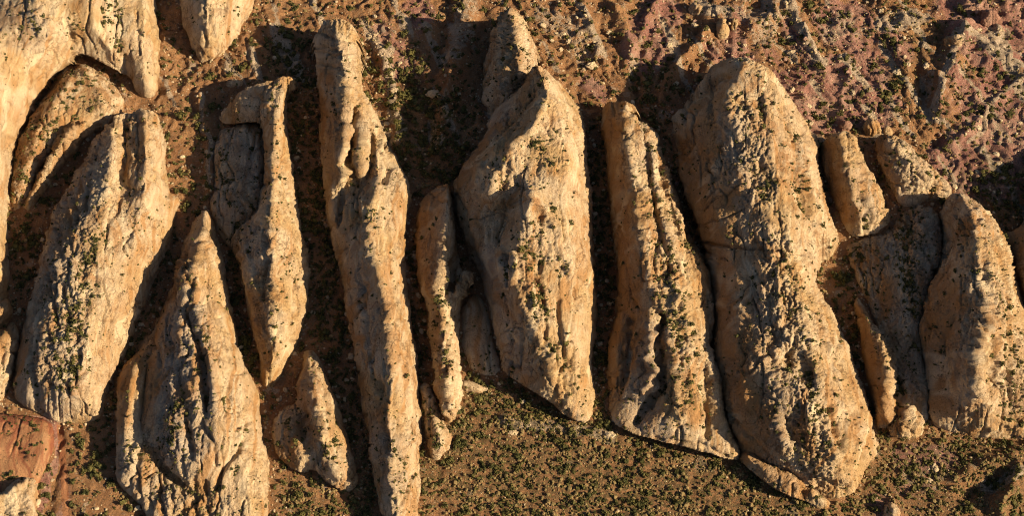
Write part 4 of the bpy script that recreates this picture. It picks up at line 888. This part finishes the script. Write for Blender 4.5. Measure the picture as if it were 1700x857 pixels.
rock('sandstone_fin', 'fin with a rounded brown flank and ledgy sunlit side, running off the right edge', 'rock fin',
     [(1591, 318, 16), (1578, 322, 10), (1568, 336, 4), (1560, 360), (1566, 400), (1558, 430), (1546, 467), (1531, 502), (1523, 537), (1527, 577), (1536, 618), (1540, 653), (1546, 698), (1561, 713), (1601, 723), (1651, 729), (1705, 734), (1750, 738), (1750, 600), (1720, 560), (1705, 520), (1696, 492), (1686, 457), (1678, 427), (1665, 396), (1652, 371, 4), (1636, 346, 10), (1611, 326, 15)],
     [[(1594, 322, 24), (1612, 355, 32), (1622, 400, 37), (1626, 450, 41), (1636, 510, 44), (1640, 550, 43), (1622, 590, 40), (1625, 640, 36), (1632, 690, 22), (1628, 718, 9)], [(1655, 450, 32), (1670, 520, 32), (1685, 590, 27), (1690, 660, 17), (1690, 710, 9)], [(1578, 400, 17), (1572, 470, 21), (1562, 530, 21), (1574, 600, 22), (1582, 670, 15)], [(1632, 620, 27), (1655, 650, 19), (1655, 690, 14)]],
     stain=[([(1560, 480), (1560, 560), (1580, 660)], 40, .8), ([(1600, 340), (1590, 400)], 24, .45)], grey=[([(1600, 330), (1640, 390)], 26, .5), ([(1610, 580), (1600, 690)], 24, .4)], knob=[([(1640, 430), (1640, 560), (1680, 640)], 40, 1.2), ([(1620, 370), (1650, 400)], 24, 1)], base_soil=.5,
     vegs=[([(1660, 540), (1690, 640), (1670, 700)], 34, 1.4), ([(1640, 420), (1650, 520)], 16, .8)], cracks=[([(1592, 358), (1602, 392), (1590, 430)], 2.2, 1.6), ([(1566, 336), (1600, 375), (1640, 392)], 2, 1.5)], veg=.2, flute=.8, rough=1.2, seed=53, group=FINS)

rock('sandstone_fin', 'brown fin cut off by the right edge, only a sliver showing behind its neighbour', 'rock fin',
     [(1664, 392), (1690, 378, 6), (1720, 350, 8), (1735, 260, 6), (1745, 235, 6), (1900, 220, 6), (1900, 560), (1740, 560), (1710, 520), (1692, 470), (1680, 430)], [[(1745, 240, 10), (1752, 300, 25), (1765, 400, 30), (1765, 500, 22)], [(1690, 410, 10), (1705, 450, 12), (1725, 500, 12)]], stain=[([(1690, 400), (1700, 480)], 40, .8)], veg=.3, seed=55, group=FINS)

rock('jointed_outcrop', 'blocky lit outcrop of jointed pale rock at the foot of the shaded slickrock slope', 'rock outcrop',
     [(1490, 690), (1497, 680), (1510, 680), (1518, 698), (1530, 702), (1538, 708), (1536, 718), (1522, 726), (1500, 728), (1480, 726), (1472, 718)], [[(1502, 684, 11), (1510, 705, 10), (1526, 712, 8)], [(1485, 715, 5)]], rough=1.6, knob=[([(1500, 710)], 50, 1.2)], veg=.15, seed=57)

rock('soil_mound', 'bare red-orange soil mound inside the bend of the red track at the lower left', 'soil mound',
     [(-40, 690), (0, 686), (40, 689), (72, 694), (90, 706), (92, 738), (78, 772), (66, 800), (62, 830), (58, 890), (-40, 890)], [[(-20, 700, 7), (40, 703, 6), (72, 720, 7), (70, 750, 7), (55, 785, 7)], [(-20, 760, 8), (20, 750, 6), (40, 760, 5)]],
     stain=[([(0, 688), (40, 690), (78, 697), (92, 712), (91, 745), (77, 780), (64, 830)], 7, 1.2), ([(20, 700)], 40, .3)], base_soil=.0, base_grey=.05, grey=[([(78, 728), (72, 752), (60, 785)], 8, 1)], veg=.05, vegs=[([(40, 745), (50, 755)], 8, 3), ([(10, 790), (25, 795)], 14, 3), ([(55, 705), (70, 700)], 10, 1)], rough=.15, flute=.3, seed=59, mat=M_REDSOIL)
rock('sandstone_lobe', 'ribbed pale rock lobe in the bottom left corner below the red soil mound', 'rock lobe',
     [(-40, 826), (0, 818), (28, 800), (52, 786), (64, 792), (60, 830), (58, 890), (-40, 890)], [[(-30, 838, 16), (20, 815, 15), (48, 797, 13), (52, 840, 11), (50, 885, 8)]], veg=.05, flute=1.6, seed=61)

# hoodoos, knobs and big boulders that stand on their own
KNOB = rock('knob', None, None, [(1030, 172, 20), (1036, 166, 26), (1048, 172, 28), (1056, 180, 24), (1054, 187, 20), (1044, 188, 20), (1034, 184, 20)], [[(1036, 172, 30), (1046, 178, 30)]], veg=0, rough=.4, seed=62, q=1.3)
del KNOB['kind']
KNOB.parent = BEAKED
rock('hoodoo', 'stout pale hoodoo knob on the red slope, left of the pair', 'hoodoo', [(1184, 62), (1188, 38, 4), (1195, 28, 9), (1204, 29, 9), (1208, 40, 4), (1212, 62), (1204, 68), (1192, 68)], [[(1200, 32, 13), (1200, 46, 11), (1198, 60, 5)]], veg=0, seed=63, q=1.3)
rock('hoodoo', 'slimmer pale hoodoo knob on the red slope, right of the pair', 'hoodoo', [(1211, 60), (1213, 36, 4), (1218, 28, 8), (1226, 31, 8), (1228, 42, 3), (1226, 58), (1220, 62)], [[(1220, 32, 12), (1220, 46, 10), (1219, 57, 5)]], veg=0, seed=64, q=1.3)
rock('rock_outcrop', 'pale crumbling outcrop above and left of the two hoodoo knobs', 'rock outcrop', [(1140, 18), (1150, 2, 6), (1166, 6, 6), (1180, 22, 4), (1184, 34), (1170, 36), (1150, 30)], [[(1152, 8, 10), (1166, 16, 9), (1178, 30, 6)]], rough=1.5, veg=.4, seed=65)
rock('boulder', 'big rust-red boulder with a rounded top, alone in the upper right', 'boulder', [(1624, 40), (1627, 18, 4), (1640, 14, 7), (1656, 15, 7), (1662, 30, 2), (1664, 42), (1648, 46), (1632, 46)], [[(1640, 18, 12), (1654, 18, 12), (1656, 32, 9), (1640, 34, 8)]], mat=M_DULL, veg=0, rough=1.4, seed=66, q=1.3)
rock('rock_outcrop', 'small pale rock crown at the head of the ridge on the upper right slope', 'rock outcrop',
     [(1566, 66, 6), (1576, 57, 9), (1592, 55, 12), (1600, 62, 10), (1602, 74, 4), (1590, 84, 3), (1576, 84), (1566, 78)], [[(1576, 64, 14), (1592, 62, 19), (1594, 72, 13)]], veg=.1, rough=1.2, seed=67, q=1.3)
rock('boulder', 'rounded brown boulder with stripes, topmost of the heap on the jointed ridge', 'boulder', [(1432, 215), (1436, 200, 5), (1446, 194, 8), (1460, 200, 6), (1466, 214, 3), (1464, 224), (1452, 229), (1440, 226)], [[(1448, 202, 14), (1455, 215, 11)]], stain=[([(1445, 210)], 20, .5)], veg=0, rough=.6, seed=68, q=1.3,
     cracks=[([(1450, 198), (1456, 212), (1456, 226)], 1.5, .8), ([(1442, 200), (1447, 214), (1446, 226)], 1.5, .8)])
rock('boulder', 'small rounded brown boulder just right of the striped one', 'boulder', [(1465, 220), (1467, 209, 4), (1475, 207, 5), (1481, 215, 2), (1479, 225), (1470, 227)], [[(1473, 213, 10), (1474, 220, 7)]], veg=0, rough=.5, seed=69, q=1.3)
rock('boulder', 'split tan boulder with two lit faces, on the ridge below the striped one', 'boulder', [(1470, 238, 6), (1474, 226, 10), (1484, 222, 12), (1495, 228, 10), (1495, 240, 6), (1490, 256, 3), (1480, 258, 4), (1472, 248, 6)], [[(1484, 228, 22), (1487, 238, 20), (1484, 250, 14)]], cracks=[([(1470, 242), (1494, 241)], 2, 1.8)], veg=0, rough=.5, seed=70, q=1.3)
rock('boulder', 'shadowed reddish block behind the rounded brown hump', 'boulder', [(1392, 212), (1396, 202, 4), (1412, 200, 4), (1420, 210), (1414, 218), (1400, 218)], [[(1404, 206, 9), (1410, 212, 6)]], mat=M_DULL, veg=0, rough=.6, seed=71, q=1.3)
rock('rock_slab', 'flat grey rock shelf beside the neck of the slender fin', 'rock slab', [(366, 144), (376, 130), (395, 128), (410, 135), (404, 146), (384, 152)], [[(376, 140, 4), (398, 137, 4)]], base_grey=.5, veg=.3, seed=72)
rock('rock_knoll', 'low dark knoll at the bottom edge, right of the most massive fin', 'rock knoll', [(1466, 846), (1476, 832, 3), (1492, 840, 3), (1502, 858), (1500, 890), (1466, 890)], [[(1478, 838, 7), (1492, 852, 7)]], rough=1.4, base_soil=.6, veg=.8, seed=74)

# the dirt track below the soil mound, laid on the ground
tl = np.array([(99, 706), (101, 725), (103, 760), (106, 800), (109, 840), (113, 885)], float)
tt_ = np.linspace(0, 5, 90)
tu = np.interp(tt_, np.arange(6), tl[:, 0]); tv = np.interp(tt_, np.arange(6), tl[:, 1])
tp = at(tu, tv, np.zeros(90))
cols = []
for c_ in np.linspace(-1, 1, 9):
    q_ = tp.copy(); q_[:, 0] += c_ * (2.0 + .7 * noise(np.c_[tt_ * 4, np.full(90, np.sign(c_) * 3), np.zeros(90)], 801)); q_[:, 2] = ground_z(q_[:, 0], q_[:, 1]) + .12 - .1 * abs(c_)
    cols.append(q_)
tv_ = np.stack(cols, 1).reshape(-1, 3); ti = np.arange(90 * 9).reshape(90, 9)
tf = np.stack([ti[1:, :-1], ti[1:, 1:], ti[:-1, 1:], ti[:-1, :-1]], -1).reshape(-1, 4)
link('dirt_track', mk_mesh('dirt_track', tv_, tf, True, {'paint': np.tile([[.35, 0, 0, .4]], (len(tv_), 1))}), M_REDSOIL, kind='structure')

# ------------------------------------------------------------------ shrubs and loose stones
def icosphere(sub):
    t = (1 + 5 ** .5) / 2
    v = [(-1, t, 0), (1, t, 0), (-1, -t, 0), (1, -t, 0), (0, -1, t), (0, 1, t), (0, -1, -t), (0, 1, -t), (t, 0, -1), (t, 0, 1), (-t, 0, -1), (-t, 0, 1)]
    f = [(0, 11, 5), (0, 5, 1), (0, 1, 7), (0, 7, 10), (0, 10, 11), (1, 5, 9), (5, 11, 4), (11, 10, 2), (10, 7, 6), (7, 1, 8), (3, 9, 4), (3, 4, 2), (3, 2, 6), (3, 6, 8), (3, 8, 9), (4, 9, 5), (2, 4, 11), (6, 2, 10), (8, 6, 7), (9, 8, 1)]
    v = [np.array(p, float) / np.linalg.norm(p) for p in v]
    for _ in range(sub):
        cache = {}; nf = []
        def mid(a, b):
            k = (min(a, b), max(a, b))
            if k not in cache:
                m = v[a] + v[b]; v.append(m / np.linalg.norm(m)); cache[k] = len(v) - 1
            return cache[k]
        for a, b, c in f:
            ab, bc, ca = mid(a, b), mid(b, c), mid(c, a)
            nf += [(a, ab, ca), (b, bc, ab), (c, ca, bc), (ab, bc, ca)]
        f = nf
    return np.array(v), np.array(f)


IV, IF = icosphere(1)
IV0, IF0 = icosphere(0)


def shrub_shape(seed, leaves, lsize):
    """a ragged crown of leaf sprays round a lumpy woody core, unit radius, foot at z = 0"""
    r = np.random.default_rng(seed)
    lob = r.normal(size=(5, 3)) * [.45, .45, .2]; lr = r.uniform(.35, .6, 5)
    cv = IV * (0.55 + 0.22 * noise(IV * 1.7 + seed, seed))[:, None] * [1, 1, .8]
    V = [cv + [0, 0, .42]]; F = [IF.copy()]; n = len(cv)
    k = r.integers(0, 5, leaves)
    d = r.normal(size=(leaves, 3)); d /= np.linalg.norm(d, axis=1)[:, None]; d[:, 2] = np.abs(d[:, 2]) * .9 - .15
    p = lob[k] + d * lr[k][:, None] * r.uniform(.75, 1.15, leaves)[:, None]; p[:, 2] = p[:, 2] * .85 + .45
    a = r.normal(size=(leaves, 3)); a /= np.linalg.norm(a, axis=1)[:, None]
    b = np.cross(a, d + .01); b /= np.linalg.norm(b, axis=1)[:, None]
    s = r.uniform(.6, 1.3, leaves)[:, None] * lsize
    tri = np.stack([p + a * s, p - a * s * .5 + b * s, p - a * s * .5 - b * s * .8], 1).reshape(-1, 3)
    V.append(tri); F.append(np.arange(n, n + leaves * 3).reshape(-1, 3))
    return np.vstack(V), np.vstack(F)


BIG = [shrub_shape(100 + i, 120, .24) for i in range(6)]
MIDS = [shrub_shape(200 + i, 42, .36) for i in range(6)]


def small_shape(seed):
    v = IV0 * (0.8 + .45 * noise(IV0 * 2 + seed * 1.3, seed))[:, None] * [1, 1, .75] + [0, 0, .45]
    return v, IF0


TINY = [small_shape(300 + i) for i in range(8)]


def stone_shape(seed):
    v = IV * (0.85 + .35 * noise(IV * 1.2 + seed * 2.1, seed))[:, None]
    v = np.clip(v, -.8, .78) * [1, .85, .7] + [0, 0, .22]
    return v, IF


def stone_small(seed):
    v = IV0 * (0.85 + .4 * noise(IV0 * 1.2 + seed * 2.1, seed))[:, None] * [1, .8, .65] + [0, 0, .2]
    return v, IF0


STONE_B = [stone_shape(400 + i) for i in range(8)]
STONE_S = [stone_small(500 + i) for i in range(8)]


def merge(shapes, pos, rad, seed):
    r = np.random.default_rng(seed)
    n = len(pos); k = r.integers(0, len(shapes), n); a = r.uniform(0, 6.283, n)
    Vs, Fs = [], []; off = 0
    for s, (sv, sf) in enumerate(shapes):
        m = np.where(k == s)[0]
        if not len(m): continue
        c, sn = np.cos(a[m]), np.sin(a[m])
        st = r.uniform(.8, 1.25, (len(m), 3))
        x = sv[None] * st[:, None, :]
        X = np.stack([x[..., 0] * c[:, None] - x[..., 1] * sn[:, None], x[..., 0] * sn[:, None] + x[..., 1] * c[:, None], x[..., 2]], -1)
        X = X * rad[m][:, None, None] + pos[m][:, None, :]
        Vs.append(X.reshape(-1, 3))
        Fs.append((sf[None] + (np.arange(len(m)) * len(sv))[:, None, None] + off).reshape(-1, sf.shape[1])); off += len(m) * len(sv)
    return np.vstack(Vs), np.vstack(Fs)


# open ground: candidates over the visible ground, kept where the cover says so
def candidates(n, seed):
    r = np.random.default_rng(seed)
    n = int(n * 1.43)
    u = r.uniform(-170, 1870, n); v = r.uniform(-120, 970, n)
    cov = COVER[np.clip(v.astype(int) + 20, 0, 899), np.clip(u.astype(int) + 50, 0, 1799)]
    u, v = u[~cov], v[~cov]
    p = at(u, v, np.zeros(len(u)))
    for _ in range(3):
        p = at(u, v, ground_z(p[:, 0], p[:, 1]))
    return u, v, p, r


def zone(u, v, lst):
    o = np.zeros(len(u))
    for pts, r, s in lst:
        d, _ = seg_dist(u, v, pts)
        o = np.maximum(o, s * (1 - sstep(.6, 1.2, d / r)))
    return o


u, v, p, r = candidates(52000, 71)
clump = fbm(p / 11, 61, 2)
low = sstep(630, 700, v + (u < 700) * -40) * (u > 470)
dens = 0.12 + 0.11 * np.clip(clump, -.7, 1)
dens = dens + low * (0.34 + .30 * np.clip(clump, -.7, 1))
drain = np.abs(noise(p / np.array([30, 18, 9]) + noise(p / 20, 66)[:, None] * .6, 67))
dens *= np.where(low > .5, .45 + 1.3 * np.exp(-(drain / .16) ** 2) + .25 * sstep(-.2, .3, clump), 1)
gap = zone(u, v, [([(500, 150), (520, 400), (560, 620), (600, 830)], 34, 1), ([(380, 220), (390, 430), (410, 620)], 24, .8), ([(700, 160), (720, 250)], 80, .8), ([(690, 420), (695, 640)], 14, 1), ([(995, 250), (1000, 680)], 18, 1), ([(1080, 130), (1120, 220), (1150, 380)], 40, .7), ([(1400, 440), (1420, 640)], 24, .8), ([(1650, 330)], 60, .8), ([(800, 650), (920, 690)], 25, .8), ([(480, 60), (470, 110)], 35, .8), ([(30, 380), (30, 470)], 30, .8), ([(270, 400), (220, 560), (180, 700)], 30, .7), ([(1350, 190), (1370, 200)], 24, .6)])
dens += gap * .45
dens += 0.20 * zone(u, v, [([(560, 110), (700, 200)], 60, 1), ([(1300, 30), (1450, 120)], 60, .4), ([(1600, 170), (1660, 150)], 50, .8), ([(60, 200)], 60, 1), ([(300, 250), (330, 330)], 40, .8), ([(1480, 760), (1690, 760)], 40, .9)])
bare = zone(u, v, [([(230, 175), (300, 155), (440, 118)], 9, 1), ([(98, 712), (100, 760), (104, 820), (108, 880)], 15, 1), ([(1600, 260), (1680, 230)], 40, .55), ([(1680, 195)], 26, .9), ([(1400, 145), (1340, 155)], 26, .6)])
dens *= 1 - bare
keep = r.uniform(0, 1, len(u)) < dens
u, v, p, clump, low = u[keep], v[keep], p[keep], clump[keep], low[keep]
rad = np.exp(r.normal(0, .40, len(u))) * (1.05 + .4 * np.clip(clump, 0, 1)) * (1 - .24 * low)
rad = np.clip(rad, .4, 3.0)
gp, gr, gu, gv = p, rad, u, v

# named big bushes seen in the survey picture, on the flat by the red track
for (bu, bv, br) in [(150, 780, 3.0), (120, 800, 2.2), (165, 797, 2.0), (186, 806, 2.4), (135, 735, 2.2), (118, 750, 2.0), (155, 715, 1.8), (128, 725, 1.8), (176, 752, 2.0), (140, 820, 1.9), (118, 840, 2.2), (206, 835, 2.0),
                     (700, 755, 2.2), (760, 735, 2.4), (757, 742, 2.2), (735, 770, 2.0), (160, 690, 1.8), (115, 703, 1.6), (995, 705, 2.6), (1010, 712, 2.2), (745, 720, 2.0)]:
    q_ = at(np.array([bu]), np.array([bv]), np.zeros(1)); q_[:, 2] = ground_z(q_[:, 0], q_[:, 1])
    gp = np.vstack([gp, q_]); gr = np.append(gr, br); gu = np.append(gu, bu); gv = np.append(gv, bv)

# brush on the rocks
rp, rr, ru, rv = [], [], [], []
for nm, P, N, uu, vv, w in ROCKS:
    cl = np.clip(fbm(P / 9, 81, 2) * .8 + .55, .1, 1.2)
    pr = w * cl * 0.11
    m = np.where((RNG.uniform(0, 1, len(P)) < pr) & (uu > -10) & (uu < 1710) & (vv > -10) & (vv < 868))[0]
    rp.append(P[m]); ru.append(uu[m]); rv.append(vv[m])
    rr.append(np.clip(np.exp(RNG.normal(-.68, .45, len(m))) * (0.85 + .18 * np.clip(w[m], 0, 3)), .25, 1.8))
rp = np.vstack(rp); rr = np.concatenate(rr); ru = np.concatenate(ru); rv = np.concatenate(rv)

# the 300 largest in view stand as shrubs of their own, the rest is one cover
ap = np.concatenate([gr, rr]); allp = np.vstack([gp, rp]); alu = np.concatenate([gu, ru]); alv = np.concatenate([gv, rv])
onrock = np.concatenate([np.zeros(len(gr), bool), np.ones(len(rr), bool)])
ok = (alu > 4) & (alu < 1696) & (alv > 4) & (alv < 853)
order = np.argsort(-np.where(ok, ap, 0))[:300]
meshes = [mk_mesh('shrub', a, b, False) for a, b in BIG]
for me in meshes: me.materials.append(M_SHRUB)
for i in order:
    x, y = alu[i], alv[i]
    if onrock[i]: lab, grp = 'dark green shrub rooted in a pocket on top of the sandstone', 'shrubs growing on the rock tops'
    elif x < 260 and y > 680: lab, grp = 'dark juniper bush on the orange flat by the red track', 'juniper bushes on the orange flat'
    elif y > 600 and x > 440: lab, grp = 'dark juniper bush on the scrub plain below the fins', 'juniper bushes on the scrub plain'
    elif x < 460: lab, grp = 'dark juniper bush on the soil between the left-hand rocks', 'juniper bushes between the left-hand rocks'
    elif x > 1250 and y < 330: lab, grp = 'dark juniper bush on the red clay slope at the upper right', 'juniper bushes on the red clay slope'
    else: lab, grp = 'dark juniper bush on the rubbly ground behind or between the fins', 'juniper bushes on the rubbly ground'
    o = link('juniper_shrub', meshes[int(RNG.integers(0, 6))], None, lab, 'shrub', grp)
    o.location = allp[i] - np.array([0, 0, .15]); s = float(ap[i])
    o.scale = (s * RNG.uniform(.85, 1.2), s * RNG.uniform(.85, 1.2), s * RNG.uniform(.75, 1.1)); o.rotation_euler = (0, 0, RNG.uniform(0, 6.28))
rest = np.ones(len(ap), bool); rest[order] = False
m = rest & (ap > .8)
link('shrub_cover', mk_mesh('shrub_cover', *merge(MIDS, allp[m] - [0, 0, .1], ap[m], 5), False), M_SHRUB, kind='stuff')
m = rest & (ap <= .8)
link('low_brush', mk_mesh('low_brush', *merge(TINY, allp[m] - [0, 0, .05], ap[m] * 1.05, 6), False), M_SHRUB, kind='stuff')
print('SHRUBS', len(ap))

# grey-green low scrub between the bushes
u, v, p, r = candidates(90000, 91)
low = sstep(630, 700, v + (u < 700) * -40) * (u > 470)
cl = fbm(p / 8, 63, 2)
k = r.uniform(0, 1, len(u)) < (0.26 + .62 * low) * np.clip(cl + .5, 0, 1.2) * (1 - zone(u, v, [([(230, 175), (300, 155), (440, 118)], 9, 1), ([(98, 712), (104, 820), (108, 880)], 14, 1)]))
rad = np.clip(np.exp(r.normal(-.5, .45, k.sum())), .2, 1.4)
link('desert_scrub', mk_mesh('desert_scrub', *merge(TINY, p[k] - [0, 0, .1], rad, 8), False), M_SCRUB, kind='stuff')

# loose stones
u, v, p, r = candidates(52000, 95)
cl = fbm(p / 14, 65, 2)
dn = 0.34 * np.clip(cl + .45, 0, 1.2) * (1 - zone(u, v, [([(98, 712), (104, 820), (108, 880)], 14, 1), ([(150, 760)], 60, .7), ([(1650, 240)], 60, .6)]))
near = np.zeros(len(u), bool)
for a_, b_ in ((7, 0), (-7, 0), (0, 7), (5, 5), (-5, 5), (0, 12), (-12, 0)):
    near |= COVER[np.clip(v.astype(int) + 20 - b_, 0, 899), np.clip(u.astype(int) + 50 + a_, 0, 1799)]
dn += near * .35
dn += .35 * zone(u, v, ZONES[1])
k = r.uniform(0, 1, len(u)) < dn
p, u, v = p[k], u[k], v[k]
rad = np.clip(np.exp(r.normal(-.6, .5, len(u))), .2, 2.2)
plain = sstep(630, 700, v + (u < 700) * -40) * (u > 470)
rad *= 1 - .42 * plain
ok = (u > 4) & (u < 1696) & (v > 4) & (v < 853)
order = np.argsort(-np.where(ok, rad, 0))[:120]
sm = [mk_mesh('boulder', a, b, False) for a, b in STONE_B]
for j, me in enumerate(sm): me.materials.append(M_ROCK)
smr = [mk_mesh('boulder', a, b, False) for a, b in STONE_B]
for me in smr: me.materials.append(M_DULL)
for i in order:
    red = u[i] > 1040 and v[i] < 330
    if red: lab, grp = 'weathered boulder lying loose on the red clay slope at the upper right', 'loose boulders on the red clay slope'
    elif v[i] > 600: lab, grp = 'weathered boulder lying loose among the scrub below the fins', 'loose boulders among the lower scrub'
    else: lab, grp = 'weathered boulder lying loose on the rubbly ground between or behind the fins', 'loose boulders between the fins'
    o = link('loose_boulder', (smr if red and RNG.uniform() < .5 else sm)[int(RNG.integers(0, 8))], None, lab, 'boulder', grp)
    o.location = p[i]; s = float(rad[i]) * 1.05
    o.scale = (s * RNG.uniform(.8, 1.3), s * RNG.uniform(.8, 1.2), s * RNG.uniform(.8, 1.2)); o.rotation_euler = (RNG.uniform(-.3, .3), RNG.uniform(-.3, .3), RNG.uniform(0, 6.28))
rest = np.ones(len(u), bool); rest[order] = False
link('stone_rubble', mk_mesh('stone_rubble', *merge(STONE_S, p[rest], rad[rest], 9), False), M_ROCK, kind='stuff')

# bigger blocks of broken rock that outcrop on the slopes behind the fins
u, v, p, r = candidates(6000, 101)
wgt = zone(u, v, ZONES[1]) + .25 * zone(u, v, [([(600, 60), (700, 200)], 60, 1), ([(900, 30), (1100, 100)], 70, 1), ([(1300, 60), (1500, 120)], 90, 1), ([(1500, 40), (1690, 60)], 60, 1), ([(1640, 300)], 50, 1), ([(1500, 790), (1690, 800)], 40, .8)])
pick = np.where((r.uniform(0, 1, len(u)) < wgt * .28) & (u > 6) & (u < 1694) & (v > 6) & (v < 850))[0][:130]
OUT = []
IV2, IF2 = icosphere(2)
for i_ in range(6):
    f_, _, _ = cells(IV2 * 1.6 + i_ * 3.1, 600 + i_)
    ov = IV2 * (0.75 + .5 * (0.7 - f_) + .18 * noise(IV2 * 3 + i_, 610 + i_))[:, None] * [1, .8, .62]
    OUT.append(mk_mesh('rock_block', ov, IF2, False))
for j_, me in enumerate(OUT): me.materials.append(M_ROCK)
for i in pick:
    o = link('rock_block', OUT[int(r.integers(0, 6))], None, 'half-buried pale rock block cropping out of the slopes around the fins', 'rock block', 'pale rock blocks cropping out')
    s = float(np.clip(np.exp(r.normal(.55, .45)), .9, 4.5)); o.location = p[i]
    o.scale = (s * r.uniform(.8, 1.4), s * r.uniform(.8, 1.2), s * r.uniform(.7, 1.1)); o.rotation_euler = (r.uniform(-.3, .3), r.uniform(-.3, .3), r.uniform(0, 6.28))
